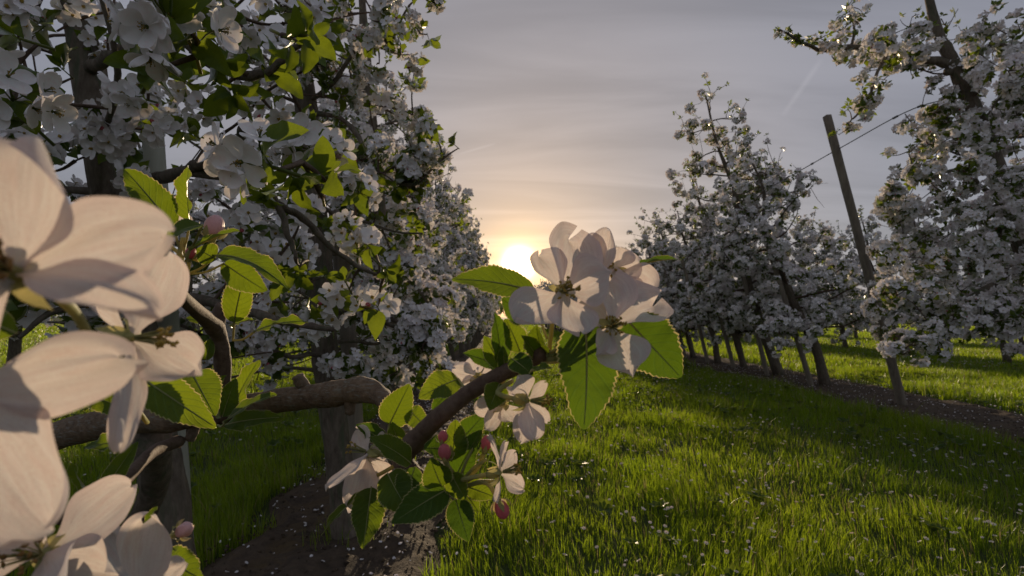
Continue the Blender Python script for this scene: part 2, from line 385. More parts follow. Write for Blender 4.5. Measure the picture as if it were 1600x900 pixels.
OCT_T = np.array([(0, 2, 4), (2, 1, 4), (1, 3, 4), (3, 0, 4), (2, 0, 5), (1, 2, 5), (3, 1, 5), (0, 3, 5)])
def blob(tp, c, r, m, stretch=(1, 1, 1), M3=None, seg=8, rings=6, shape=None, lobe=0.):
    u = np.linspace(0, np.pi, rings + 1); v = np.linspace(0, 2 * np.pi, seg, endpoint=False)
    rr = np.sin(u) if shape is None else np.sin(u) * shape(u / np.pi)
    rr = rr[:, None] * (1 + lobe * np.maximum(np.cos(v[None] * 2.5 % 3.1416 + u[:, None] * 1.6), -.2))
    V = np.stack([rr * np.cos(v), rr * np.sin(v), -np.cos(u)[:, None] * np.ones(seg)], -1).reshape(-1, 3) * r * np.array(stretch)
    if M3 is not None: V = V @ np.asarray(M3).T
    i, j = np.meshgrid(np.arange(rings), np.arange(seg), indexing='ij'); j2 = (j + 1) % seg
    Q = np.stack([i * seg + j, i * seg + j2, (i + 1) * seg + j2, (i + 1) * seg + j], -1).reshape(-1, 4)
    return tp.put(V + c, Q, None, m)
def stamens(tp, c, ax, n, ln, spread, r, mf, ma, rng, ar=2.3):
    A = axis_frame(ax)
    for k in range(n):
        a = rng.uniform(0, 6.28); q = spread * math.sqrt(rng.uniform(.03, 1)); l = ln * rng.uniform(.7, 1.1)
        d = unit(A @ np.array([math.cos(a) * q, math.sin(a) * q, 1.]))
        p0 = c + A @ np.array([math.cos(a), math.sin(a), 0]) * r * 2.5; p2 = c + d * l; p1 = (p0 + p2) / 2 + A[:, 2] * l * .06
        tube(tp, [p0, p1, p2], [r, r * .8, r * .6], 3, mf, cap=False)
        B = axis_frame(rng.normal(size=3))
        tp.put((OCT_V * np.array([r * ar, r * ar, r * ar * 1.7])) @ B.T + p2, None, OCT_T, ma)
    for k in range(4):
        d = unit(A @ np.array([rng.normal() * .18, rng.normal() * .18, 1.]))
        tube(tp, [c, c + d * ln * .8], [r * 1.2, r * .9], 3, 2, cap=True)

# ------------------------------------------------------------------ blossom templates (face +z)
CM = ('petal', 'leaf', 'stem', 'anther', 'bud')
def flower_tpl(rng, lod):
    tp = Tpl(); nu, nv = {2: (7, 6), 1: (3, 2), 0: (2, 1)}[lod]
    op = rng.uniform(.15, .45)
    for k in range(5):
        a = k * 2 * np.pi / 5 + rng.normal() * .10; e = op + rng.normal() * .16
        L = .0215 * rng.uniform(.9, 1.1); W = .0185 * rng.uniform(.9, 1.12)
        rad = np.array([math.cos(a), math.sin(a), 0]); y = rad * math.cos(e) + np.array([0, 0, 1]) * math.sin(e)
        n = np.array([0, 0, 1]) * math.cos(e) - rad * math.sin(e)
        if lod == 0:
            V = np.array([(-.12, 0, 0), (.12, 0, 0), (-.5, .55, .12), (.5, .55, .12), (-.22, 1, .1), (.22, 1, .1)]) * np.array([W, L, L]); F = np.array([(0, 1, 3, 2), (2, 3, 5, 4)]); uv = V[:, :2]
        else: V, F, uv = petal_geo(nu, nv, L, W, rng.uniform(.15, .5), rng.uniform(-.10, .0), .035, rng)
        tp.put(V @ frame(y, n).T + rad * .0018, F, None, 0, uv)
    if lod == 2: stamens(tp, np.array([0, 0, .0005]), (0, 0, 1), 15, .0085, .55, .00028, 2, 3, rng)
    elif lod == 1: tp.put(OCT_V * np.array([.0035, .0035, .005]) + (0, 0, .003), None, OCT_T, 3)
    else: tp.put(np.array([(-.003, -.003, .005), (.003, -.003, .005), (0, .004, .005)]), None, [(0, 1, 2)], 3)
    if lod == 2: blob(tp, np.array([0, 0, -.003]), .0026, 2, (1, 1, 1.5), seg=6, rings=4)
    return tp
def leaf_tpl(rng, lod, L=.05):
    tp = Tpl(); W = L * rng.uniform(.52, .66)
    if lod == 2: V, F, uv = leaf_geo(18, 3, L, W, .35, .07, .03, 0, rng, rng.uniform(0, .25))
    elif lod == 1: V, F, uv = leaf_geo(4, 1, L, W, .4, .09, .04, 0, rng, rng.uniform(0, .3))
    else:
        V = np.array([(0, 0, 0), (.5, .45, .12), (0, 1, -.1), (-.5, .45, .12)]) * np.array([W, L, L]); F = np.array([(0, 1, 2, 3)]); uv = V[:, :2]
    tp.put(V, F, None, 1, uv); return tp
def cluster_layout(rng, nf, nl, leaf_only=False):
    fl, lv = [], []
    g = rng.uniform(0, 6.28)
    for k in range(nf):
        th = 0.12 if k == 0 else rng.uniform(.6, 1.25); ph = g + k * 2.4 + rng.normal() * .3
        d = np.array([math.sin(th) * math.cos(ph), math.sin(th) * math.sin(ph), math.cos(th)])
        fl.append((d * rng.uniform(.024, .042), unit(d + rng.normal(size=3) * .25), rng.uniform(0, 6.28), rng.uniform(.85, 1.12)))
    for k in range(nl):
        th = rng.uniform(.5, 1.5) if leaf_only else rng.uniform(1.15, 2.0); ph = g + k * 2.4 + 1
        d = np.array([math.sin(th) * math.cos(ph), math.sin(th) * math.sin(ph), math.cos(th)])
        n = np.array([0, 0, 1.]) + rng.normal(size=3) * .35
        lv.append((d * .006, d, n, rng.uniform(.65, 1.15) * (.8 if leaf_only else 1)))
    return fl, lv
def cluster_tpl(rng, lod, leaf_only=False):
    tp = Tpl()
    fl, lv = cluster_layout(rng, 0 if leaf_only else int(rng.integers(6, 9)), int(rng.integers(6, 9)) if leaf_only else int(rng.integers(5, 8)), leaf_only)
    for p, ax, ro, s in fl:
        tp.putt(flower_tpl(rng, lod), axis_frame(ax, ro) * s, p)
        if lod: tube(tp, [np.zeros(3), p * .55 + np.array([0, 0, -.002]), p - ax * .003], .0007, 3, 2, cap=False)
    for p, d, n, s in lv: tp.putt(leaf_tpl(rng, lod), frame(d, n) * s, p)
    if lod and not leaf_only and rng.random() < .8:
        d = unit(rng.normal(size=3) + np.array([0, 0, .6])); blob(tp, d * .03, .0045, 4, (1, 1, 1.3), axis_frame(d), 6, 4)
    if leaf_only and lod: tube(tp, [np.array([0, 0, -.02]), np.array([0, 0, .012])], .0014, 4, 2)
    return tp
trng = np.random.default_rng(11)
CL1 = [cluster_tpl(trng, 1) for _ in range(7)] + [cluster_tpl(trng, 1, True) for _ in range(3)]
CL0 = [cluster_tpl(trng, 0) for _ in range(7)] + [cluster_tpl(trng, 0, True) for _ in range(3)]
CL1_ME = [t.mesh('blossom_cluster', CM) for t in CL1]
FL2_ME = [flower_tpl(trng, 2).mesh('blossom', CM) for _ in range(6)]
LF2_ME = [leaf_tpl(trng, 2).mesh('leaf', CM) for _ in range(5)]
def bud_me():
    tp = Tpl(); blob(tp, np.zeros(3), .0046, 0, (1, 1, 1.35), None, 16, 12, lambda u: 1 - .3 * u, .18); blob(tp, np.array([0, 0, -.0065]), .0024, 1, (1, 1, 1.5), None, 8, 5)
    for k in range(5):
        a = k * 1.257; d_ = np.array([math.cos(a) * .55, math.sin(a) * .55, 1.]); V, F, uv = leaf_geo(5, 1, .0075, .0034, .3, .16, .0, 0, trng)
        tp.put(V @ frame(d_, (math.cos(a), math.sin(a), 0)).T + np.array([math.cos(a) * .002, math.sin(a) * .002, -.0058]), F, None, 1)
    return tp.mesh('bud', ('bud_pale', 'stem'))
BUD_ME = bud_me()

# ------------------------------------------------------------------ tree skeletons
def gen_tree(seed, H, R0, trunk, z0=.5, dz=.085, shoots=9, zmax=.97):
    """trunk: function height -> xyz; returns limb polylines and cluster seats (pos, axis, scale, kind)"""
    r = np.random.default_rng(seed); limbs, seats = [], []
    def clump(c, ax, f):                         # a tight ball of blossom clusters on a spur
        if f > .45 and r.random() < .45 * f: return
        if r.random() < .22 + .16 * f:
            seats.append((c, ax, r.uniform(.8, 1.1), 1)); return
        sz = r.uniform(.55, 1.15)
        for _ in range(int(r.integers(3, 6))):
            o = unit(r.normal(size=3) + ax * .7); seats.append((c + o * .058 * sz, unit(o + ax * .35), r.uniform(.8, 1.1), 0))
        if r.random() < .6:
            o = unit(r.normal(size=3) - ax * .3); seats.append((c + o * .04, o, r.uniform(.8, 1.15), 1))
    nz = int((H * zmax - z0) / dz); az = r.uniform(0, 6.28)
    for k in range(nz):
        z = z0 + (k + r.uniform(-.4, .4)) * dz; f = (z - z0) / (H - z0); az += 2.4 + r.normal() * .35
        L = R0 * (1.02 - .62 * f) * r.uniform(.65, 1.2); p = np.array(trunk(z)); d = np.array([math.cos(az), math.sin(az), r.uniform(-.05, .5)])
        pts = [p]; seg = 7
        for i in range(seg):
            d = unit(d + r.normal(size=3) * .20 + np.array([0, 0, -.10 + .03 * i])); p = p + d * L / seg; pts.append(p)
        pts = np.array(pts); limbs.append((pts, .004 + .011 * (1 - .5 * f) * min(1, L)))
        n = max(3, int(L / .115))
        for q in range(n):
            t = (q + .8 + r.uniform(-.35, .35)) / n
            if t * L < .10: continue
            x = min(t, .999) * seg; i = int(x); b = pts[i] + (pts[i + 1] - pts[i]) * (x - i)
            clump(b + np.array([0, 0, .02]), unit(r.normal(size=3) * .5 + np.array([0, 0, .75]) + unit(b - np.array(trunk(b[2]))) * .5), f)
            if r.random() < .85:                 # side twig
                tl = r.uniform(.10, .30) * min(1, .5 + L); td = unit(r.normal(size=3) + np.array([0, 0, .25]))
                e = b + td * tl; m = (b + e) / 2 + r.normal(size=3) * .02; limbs.append((np.array([b, m, e]), .0032)); clump(e, unit(td + np.array([0, 0, .5])), f)
    base = [l for l in limbs if l[1] > .0045 and l[0][0][2] > z0 + .45 * (H - z0)]
    for k in range(shoots):                      # whippy upright shoots that break the outline
        q = base[int(r.integers(0, len(base)))][0]; p = q[int(r.integers(2, 8))].copy(); L = r.uniform(.18, .5)
        d = unit(np.array([*(r.normal(size=2) * .35), 1])); pts = [p]
        for i in range(5): d = unit(d + r.normal(size=3) * .22); p = p + d * L / 5; pts.append(p)
        pts = np.array(pts); limbs.append((pts, .0042)); nn = max(2, int(L / .085))
        for q in range(nn):
            x = min((q + 1) / nn, .999) * 5; i = int(x); b = pts[i] + (pts[i + 1] - pts[i]) * (x - i)
            ax = unit(r.normal(size=3) * .8 + d); seats.append((b + ax * .012, ax, r.uniform(.7, 1.05), 1 if r.random() < .65 else 0))
    return limbs, seats
def seat_arrays(seats, r):
    ts = np.array([s[0] for s in seats]); Ms = np.array([axis_frame(s[1], r.uniform(0, 6.28)) * s[2] for s in seats])
    pick = np.array([int(r.integers(0, 7)) if s[3] == 0 else 7 + int(r.integers(0, 3)) for s in seats]); return ts, Ms, pick

# ------------------------------------------------------------------ value noise
def vnoise(x, y, s, seed=0):
    x = np.asarray(x) / s; y = np.asarray(y) / s; i = np.floor(x).astype(int); j = np.floor(y).astype(int); fx, fy = x - i, y - j
    def h(a, b):
        k = (a * 374761393 + b * 668265263 + seed * 974634777) & 0xffffffff
        k = ((k ^ (k >> 13)) * 1274126177) & 0xffffffff
        return ((k ^ (k >> 16)) & 0xffff) / 65535.
    ux, uy = fx * fx * (3 - 2 * fx), fy * fy * (3 - 2 * fy)
    return (h(i, j) * (1 - ux) + h(i + 1, j) * ux) * (1 - uy) + (h(i, j + 1) * (1 - ux) + h(i + 1, j + 1) * ux) * uy

# ------------------------------------------------------------------ the setting: ground and soil strips
ROW = -0.03                                           # rows drift slightly left with distance
def left_x(d): return -0.60 + ROW * d
def right_x(d): return 3.95 + ROW * d
def strip_mesh(xf, lo, hi, seed, far=48):
    ys = np.concatenate([np.arange(-1.5, 8, .028), np.geomspace(8, far, 160)]); nx = 30
    s = np.linspace(0, 1, nx + 1); Y, S = np.meshgrid(ys, s, indexing='ij')
    edge = (vnoise(Y, S * 0, .35, seed) - .5) * .16
    X = xf(Y) + lo + (hi - lo) * S + edge * np.where(S < .5, -1, 1) * np.abs(2 * S - 1)
    Z = .006 + .030 * vnoise(X, Y, .16, seed + 1) + .020 * vnoise(X, Y, .06, seed + 2) + .012 * vnoise(X, Y, .03, seed + 3)
    Z *= np.clip(np.minimum(S, 1 - S) * 8, .12, 1)
    return mk('soil', np.stack([X, Y, Z], -1).reshape(-1, 3), grid_faces(len(ys) - 1, nx), None, ('soil',))
e = np.concatenate([-np.geomspace(900, 12, 14), np.linspace(-10, 10, 15), np.geomspace(12, 900, 14)])
gx, gy = np.meshgrid(e, e + 8, indexing='ij')
add('ground', mk('ground', np.stack([gx, gy, gx * 0], -1).reshape(-1, 3), grid_faces(len(e) - 1, len(e) - 1)[:, ::-1], None, ('ground',)), kind='structure')
add('soil_strip', strip_mesh(left_x, -.40, .43, 3), kind='structure')
add('soil_strip', strip_mesh(right_x, -.55, .62, 9), kind='structure')

# ------------------------------------------------------------------ apple trees
LEAN_L, LEAN_R = .11, .27
def build_near_tree(label, root_xyz, trunk_pts, trunk_r, seed, H, R0, keep, n_parts, hi_dist=0., extra_limbs=(), extra_seats=(), dz=.085, z0=.5, group=None, shoots=9, thin=0.):
    r = np.random.default_rng(seed + 500); root_xyz = np.asarray(root_xyz, float)
    root = thing('apple_tree', label, 'apple tree', root_xyz, group)
    tp_ = spline(trunk_pts, 40); zz = tp_[:, 2]
    def trunk(z): return np.array([np.interp(z, zz, tp_[:, 0]), np.interp(z, zz, tp_[:, 1]), z])
    tp = Tpl(); rad = np.interp(np.linspace(0, 1, 40), np.linspace(0, 1, len(trunk_r)), trunk_r)
    rad = rad * (1 + .05 * r.normal(size=40)); tube(tp, tp_ - root_xyz, rad, 16, 0, .05, r)
    add('trunk', tp.mesh('trunk', ('bark',)), root)
    limbs, seats = gen_tree(seed, H, R0, trunk, z0, dz, shoots); twg = Tpl(); nodes_ = [tp_]
    for pts, rr in limbs:
        if not keep(pts).all():
            k = keep(pts)
            if not k[0]: continue
            n = int(np.argmin(k)); pts = pts[:n]
            if len(pts) < 3: continue
        if rr < .0045: tube(twg, spline(pts, 6) - root_xyz, np.linspace(rr, rr * .5, 6), 4, 0, .08, r); nodes_.append(pts); continue
        tp = Tpl(); q = spline(pts, 14); tube(tp, q - root_xyz, np.linspace(rr, rr * .35, 14), 6, 0, .08, r); nodes_.append(q)
        add('limb', tp.mesh('limb', ('twig' if rr < .008 else 'bark',)), root)
    for pts, r0, r1 in extra_limbs:
        q = spline(pts, 24); q[1:-1] += r.normal(size=(22, 3)) * r0 * .12
        tp = Tpl(); tube(tp, q - root_xyz, np.linspace(r0, r1, 24) * (1 + .08 * r.normal(size=24)), 9, 0, .07, r); add('limb', tp.mesh('limb', ('bark',)), root); nodes_.append(q)
    nodes_ = np.concatenate(nodes_)
    es = sorted(extra_seats, key=lambda q: ((nodes_ - q[0]) ** 2).sum(1).min())
    for pos, ax, _, _ in es:                      # tie every hand-set cluster to the nearest wood
        k = int(np.argmin(((nodes_ - pos) ** 2).sum(1))); a_ = nodes_[k]; L_ = np.linalg.norm(pos - a_)
        tube(twg, spline([a_, (a_ + pos) / 2 - ax * L_ * .15 + r.normal(size=3) * L_ * .05, pos - ax * .015], 7) - root_xyz, np.linspace(.0035, .0018, 7), 4, 0); nodes_ = np.vstack([nodes_, pos - ax * .015])
    add('twigwork', twg.mesh('twigwork', ('twig',)), root, kind='stuff')
    ps = np.array([s[0] for s in seats]); k = keep(ps); pyy = proj(ps)[1]; k &= r.uniform(size=len(ps)) > thin * np.clip((300 - pyy) / 120, 0, 1); seats = [s for s, m in zip(seats, k) if m] + list(extra_seats)
    dist = np.array([np.linalg.norm(s[0] - CAMP) for s in seats]); px, py, dd = proj(np.array([s[0] for s in seats]))
    vis = (px > -60) & (px < 1660) & (py > -60) & (py < 960) & (dd > 0)
    order = np.argsort(dist + 100 * ~vis)
    rest = []
    for rank, i in enumerate(order):
        pos, ax, s, kd = seats[i]
        if rank < n_parts and vis[i]:
            F = axis_frame(ax, r.uniform(0, 6.28)) * s
            if dist[i] < hi_dist:
                cl_ = add('blossom_cluster' if kd == 0 else 'leaf_cluster', None, root, pos - root_xyz, F)
                fl, lv = cluster_layout(r, int(r.integers(5, 9)) if kd == 0 else 0, int(r.integers(5, 8)), kd == 1)
                stp = Tpl()
                for p, a2, ro, s2 in fl:
                    add('blossom', FL2_ME[int(r.integers(0, 6))], cl_, p, axis_frame(a2, ro) * s2)
                    tube(stp, spline([np.array([0, 0, -.01]), p * .5, p - a2 * .004], 5), .0008, 4, 0)
                for p, d_, n_, s2 in lv: add('leaf', LF2_ME[int(r.integers(0, 5))], cl_, p, frame(d_, n_) * s2)
                if kd == 0:
                    for _ in range(int(r.integers(0, 2))):
                        d_ = unit(r.normal(size=3) + np.array([0, 0, .5])); add('bud', BUD_ME, cl_, d_ * .034, axis_frame(d_)); tube(stp, [np.zeros(3), d_ * .028], .0008, 4, 0)
                tube(stp, [np.array([0, 0, -.035]), np.array([0, 0, .0])], [.0022, .0018], 5, 0)
                add('stalk', stp.mesh('stalk', ('stem',)), cl_)
            else:
                add('blossom_cluster' if kd == 0 else 'leaf_cluster', CL1_ME[int(r.integers(0, 7)) if kd == 0 else 7 + int(r.integers(0, 3))], root, pos - root_xyz, F)
        else: rest.append(seats[i])
    if rest:
        ts, Ms, pick = seat_arrays(rest, r)
        add('crown', scatter(CL0, pick, Ms, ts - root_xyz, 'crown', CM), root, kind='stuff')
    return root

def left_env(p):
    px, py, d = proj(p)
    xm = np.interp(py, [-200, 0, 100, 190, 240, 300, 380, 430, 470, 540, 610], [640, 648, 655, 668, 705, 742, 775, 760, 755, 760, 735])
    return (d > .42) & (px < xm) & (py < 600) & ((np.atleast_2d(p)[:, 0] < -.27) | (d < 1.0))
def env_A(p):
    px, py, d = proj(p)
    return left_env(p) & ((d > .75) | ((px < 640) & (py < 250) & (d > .5))) & (py < np.interp(px, [0, 300, 480, 560], [560, 560, 520, 430]))
def env_B(p):
    px, py, d = proj(p); return left_env(p) & (d > 1.1) & (py < np.interp(px, [0, 250, 500, 600], [560, 600, 590, 600]))
def env_R(p):
    px, py, d = proj(p)
    xm = np.interp(py, [-300, 0, 30, 60, 100, 150, 190, 200, 215, 260, 330, 400, 500, 560, 600], [1340, 1310, 1225, 1222, 1300, 1300, 1335, 1400, 1425, 1388, 1378, 1372, 1352, 1340, 1360])
    lim = np.interp(px, [1320, 1420, 1480, 1600], [585, 580, 545, 560])
    return (px > xm) & (py < lim) & (d > 1.4)

# tree A: leaning trunk behind the near flowers
dA = 1.05
A_tr = [P(292, 1143, dA), P(262, 800, dA), P(245, 700, dA), P(205, 470, dA), P(165, 250, dA), P(132, 80, dA), P(100, -90, dA), P(70, -300, dA * .98), P(50, -600, dA * .95)]
A_tr[0][2] = -.03
A_limbs = [([P(183, 330, 1.04), P(235, 285, 1.0), P(290, 268, .85), P(345, 235, .74), P(385, 195, .66)], .014, .006),
           ([P(290, 268, .85), P(350, 275, .80), P(400, 285, .78), P(432, 318, .76), P(452, 372, .76), P(462, 402, .76)], .008, .003),
           ([P(432, 318, .76), P(478, 345, .80), P(520, 388, .84), P(566, 420, .88), P(600, 432, .92)], .006, .003),
           ([P(140, 110, 1.04), P(200, 70, .85), P(245, 25, .6), P(275, -20, .48)], .012, .005),
           ([P(150, 170, 1.04), P(90, 165, .9), P(40, 130, .65), P(10, 90, .5)], .012, .005),
           ([P(245, 25, .62), P(330, 100, .62), P(400, 118, .6), P(455, 82, .6), P(490, 40, .58)], .007, .003),
           ([P(203, 450, 1.04), P(330, 470, .95), P(430, 500, .8), P(520, 515, .75)], .012, .004)]
A_spots = [(262, 38, .42), (300, 62, .46), (215, 152, .55), (20, 150, .46), (45, 190, .5), (408, 255, .43), (480, 232, .5), (512, 238, .55), (470, 335, .80), (548, 362, .85), (575, 385, .9),
           (350, 15, .6), (392, 150, .62), (300, 0, .5), (70, 40, .6), (10, 30, .5), (130, 12, .62), (470, 95, .6), (505, 40, .62), (440, 20, .6), (165, 40, .7), (110, 240, .75), (185, 235, .78),
           (60, 265, .7), (215, 280, .85), (440, 475, .8), (525, 470, .75), (380, 350, .78), (335, 310, .8), (425, 400, .78), (590, 480, .8), (500, 505, .8), (330, 175, .8), (430, 175, .7), (390, 60, .66), (370, 430, .8), (560, 300, .85), (250, 200, .8), (290, 130, .75)]
rA = np.random.default_rng(5)
A_seats = []
for (x, y, d) in A_spots:
    if (x, y) not in ((262, 38), (300, 62), (408, 255), (20, 150)): d = min(d * 1.32, .96)
    ax = unit(N3(rA.normal() * .5, .25 + rA.normal() * .4, .8)); A_seats.append((P(x, y, d), ax, rA.uniform(.82, 1.05), 0))
for (x, y, d) in [(480, 55, .55), (455, 62, .56), (460, 270, .5), (510, 275, .52), (500, 290, .55), (340, 70, .6), (420, 110, .62), (330, 100, .55), (240, 110, .5), (420, 300, .74), (600, 420, .9), (480, 420, .84), (540, 440, .88), (445, 440, .84), (30, 60, .55), (360, 140, .6), (465, 425, .78), (100, 110, .8), (310, 215, .85)]:
    ax = unit(N3(rA.normal() * .7, rA.normal() * .6, .4)); A_seats.append((P(x, y, d), ax, rA.uniform(.72, .95), 1))
build_near_tree('nearest apple tree at upper left, thick dark leaning trunk behind the foreground flowers', (A_tr[0][0], A_tr[0][1], 0), A_tr, [.054, .042, .038, .036, .034, .030, .026, .020, .012], 21, 2.3, .62, env_A, 150, .95, A_limbs, A_seats, .10, thin=.72)
# tree B
dB = 1.92
B_tr = [P(548, 852, dB), P(543, 812, dB), P(528, 700, dB), P(508, 540, dB), P(492, 330, dB), P(476, 150, dB), P(462, 60, dB), P(448, -60, dB), P(440, -220, dB)]
B_tr[0][2] = -.03
B_limbs = [([P(482, 160, dB), P(520, 130, 1.85), P(560, 75, 1.8), P(600, 70, 1.78), P(640, 8, 1.75)], .010, .004),
           ([P(485, 175, dB), P(540, 190, 1.8), P(590, 260, 1.7), P(640, 290, 1.62), P(690, 250, 1.62)], .010, .004),
           ([P(500, 480, dB), P(570, 490, 1.8), P(640, 510, 1.75), P(670, 548, 1.72)], .011, .005)]
rB = np.random.default_rng(15); B_seats = []
for pts_, _, _ in B_limbs:
    for c_ in spline(pts_, 9)[2:]:
        c_ = c_ + rB.normal(size=3) * .035; ax = unit(rB.normal(size=3) * .6 + np.array([.1, -.3, .7]))
        for _ in range(int(rB.integers(3, 6))):
            o = unit(rB.normal(size=3) + ax * .6); B_seats.append((c_ + o * rB.uniform(.03, .06), unit(o + ax * .3), rB.uniform(.8, 1.08), 0))
        for _ in range(2): B_seats.append((c_ + rB.normal(size=3) * .05, unit(rB.normal(size=3)), rB.uniform(.8, 1.1), 1))
build_near_tree('second apple tree of the left row, its trunk rising behind the low thick limb', (B_tr[0][0], B_tr[0][1], 0), B_tr, [.088, .055, .050, .047, .045, .041, .035, .026, .012], 33, 2.75, .74, env_B, 297, 0, B_limbs, B_seats, .064, thin=.38)
# tree C, third in the left row
dC = 3.05; bx = left_x(dC)
C_tr = [np.array([bx, dC, -.03]), np.array([bx - .03, dC, .6]), np.array([bx - .12, dC, 1.5]), np.array([bx - .2, dC, 2.4]), np.array([bx - .27, dC, 3.3])]
build_near_tree('third apple tree of the left row, dark trunk in a gap above the grass', (bx, dC, 0), C_tr, [.075, .066, .05, .032, .01], 47, 3.0, .85, lambda p: left_env(p) & (proj(p)[2] > 2.1), 295, 0, (), (), .062, .55, thin=.45)
# R1: big tree at the right edge
dR = 3.45
R_tr = [P(1735, 692, dR), P(1668, 540, dR), P(1592, 362, dR), P(1530, 190, dR), P(1490, 100, dR), P(1462, 40, dR), P(1440, -60, dR)]
R_tr[0][2] = -.03
R_limbs = [([P(1490, 100, dR), P(1440, 92, dR), P(1390, 78, 3.35), P(1330, 74, 3.3), P(1285, 78, 3.25), P(1245, 62, 3.2), P(1218, 46, 3.2)], .030, .005),
           ([P(1390, 78, 3.35), P(1372, 110, 3.3), P(1362, 140, 3.25), P(1345, 172, 3.2), P(1328, 190, 3.2)], .014, .004),
           ([P(1330, 74, 3.3), P(1335, 45, 3.3), P(1325, 10, 3.3)], .010, .004),
           ([P(1540, 200, dR), P(1512, 140, 3.5), P(1495, 110, 3.5), P(1480, 112, dR)], .034, .028),
           ([P(1560, 290, dR), P(1545, 300, 3.3), P(1500, 265, 3.2), P(1440, 280, 3.1), P(1420, 240, 3.1)], .018, .004),
           ([P(1620, 420, dR), P(1570, 435, 3.3), P(1510, 470, 3.1), P(1460, 520, 3.0), P(1400, 525, 2.9)], .024, .006),
           ([P(1500, 110, dR), P(1540, 75, 3.4), P(1580, 70, 3.3), P(1640, 60, 3.3)], .02, .006)]
rR = np.random.default_rng(8); R_seats = []
def along(pts, n, jit, kd, sc_=1.):
    q = spline(pts, n)
    for p in q: ax = unit(rR.normal(size=3) + np.array([0, -.3, .5])); R_seats.append((p + rR.normal(size=3) * jit, ax, rR.uniform(.8, 1.1) * sc_, 1 if rR.random() < kd else 0))
along([P(1440, 85, dR), P(1390, 72, 3.35), P(1330, 68, 3.3), P(1300, 72, 3.25)], 46, .07, .35)
along([P(1300, 72, 3.25), P(1250, 62, 3.2), P(1220, 46, 3.2)], 22, .022, .95, .72)
along([P(1385, 90, 3.3), P(1362, 140, 3.25), P(1345, 172, 3.2), P(1322, 186, 3.2)], 34, .05, .35)
along([P(1335, 60, 3.3), P(1330, 20, 3.3), P(1345, -5, 3.3)], 18, .06, .45)
along([P(1400, 62, 3.3), P(1420, 35, 3.3), P(1430, 25, 3.2)], 9, .04, .9, .8)
along([P(1530, 60, 3.4), P(1580, 60, 3.3), P(1620, 40, 3.3)], 40, .10, .3)
along([P(1460, 170, 3.3), P(1450, 210, 3.2), P(1430, 240, 3.2)], 22, .07, .3)
along([P(1480, 60, dR), P(1470, 20, dR)], 8, .04, .6)
for (x0, x1, y0, y1, m_) in ((1345, 1600, 235, 560, 120), (1505, 1610, 30, 235, 26), (1440, 1500, 150, 240, 9), (1350, 1440, 60, 150, 10)):
    for _ in range(m_):
        p = P(rR.uniform(x0, x1), rR.uniform(y0, y1), rR.uniform(2.7, 3.6)); ax = unit(rR.normal(size=3) * .6 + np.array([-.2, -.5, .6]))
        if not env_R(p)[0]: continue
        for _ in range(int(rR.integers(3, 6))):
            o = unit(rR.normal(size=3) + ax * .7); R_seats.append((p + o * rR.uniform(.03, .065), unit(o + ax * .3), rR.uniform(.8, 1.1), 0))
        if rR.random() < .6: R_seats.append((p - ax * .03, unit(rR.normal(size=3)), rR.uniform(.8, 1.1), 1))
build_near_tree('large leaning apple tree at the right edge, top branch arching left over the post', (R_tr[0][0], R_tr[0][1], 0), R_tr, [.085, .07, .06, .048, .04, .03, .015], 61, 2.75, 1.05, env_R, 298, 0, R_limbs, R_seats, .085, .55)

# further trees: shared crowns of small joined blossom clusters
VAR = []
def variant(seed, H, R0, dz=.068):
    r = np.random.default_rng(seed); wob = r.normal(size=(7, 2)) * .035; wob[0] = 0
    def trunk(z): return np.array([np.interp(z, np.linspace(0, H, 7), wob[:, 0]), np.interp(z, np.linspace(0, H, 7), wob[:, 1]), z])
    limbs, seats = gen_tree(seed, H, R0, trunk, .62, dz, 16)
    t1 = Tpl(); zs = np.linspace(-.04, H, 16); tube(t1, np.array([trunk(z) for z in zs]), np.interp(zs, [0, .12, H * .5, H], [.075, .058, .042, .008]) * (1 + .06 * r.normal(size=16)), 9, 0, .05, r)
    t2 = Tpl()
    for pts, rr in limbs: tube(t2, pts, np.linspace(rr * 1.3, rr * .5, len(pts)), 4 if rr > .0045 else 3, 0, cap=False)
    ts, Ms, pick = seat_arrays(seats, r)
    return t1.mesh('trunk', ('bark',)), t2.mesh('branchwork', ('twig',)), scatter(CL0, pick, Ms * 1.12, ts, 'crown', CM), H
for s, H, R0 in ((101, 3.35, .95), (102, 3.0, 1.0), (103, 3.7, .92), (104, 3.2, 1.05), (105, 2.85, .9)): VAR.append(variant(s, H, R0))
def far_tree(label, x, y, lean, v, rz, s=1., group=None, slim=1.):
    o = thing('apple_tree', label, 'apple tree', (x, y, 0), group); o.rotation_euler = (0, -lean, 0); o.scale = (s * slim, s * slim, s)
    for nm, me in zip(('trunk', 'branchwork', 'crown'), VAR[v][:3]):
        c = add(nm, me, o); c.rotation_euler = (0, 0, rz)
        if nm != 'trunk': c['kind'] = 'stuff'
    return o
fr = np.random.default_rng(77)
ORD = ['first', 'second', 'third', 'fourth', 'fifth', 'sixth', 'seventh', 'eighth', 'ninth', 'tenth', 'eleventh', 'twelfth']
d = 4.25; i = 3
while d < 40:
    lab = f'{ORD[i]} apple tree along the left row counted from the camera' if i < 7 else 'small distant blossoming apple tree far down the left row towards the sun'
    far_tree(lab, left_x(d) - .27 + .30 * min(max((d - 7) / 6, 0), 1), d, LEAN_L + fr.normal() * .03, int(fr.integers(0, 5)), fr.uniform(0, 6.28), fr.uniform(.92, 1.04), 'apple trees of the left row', .84)
    d += 1.25 + fr.uniform(-.1, .15); i += 1
stake_spots = []
rspec = [(6.2, 1, .30, 1.0), (7.2, 2, .24, 1.12), (8.2, 0, .26, .97), (9.2, 4, .25, 1.0), (10.3, 3, .24, .95)]
d = 11.5
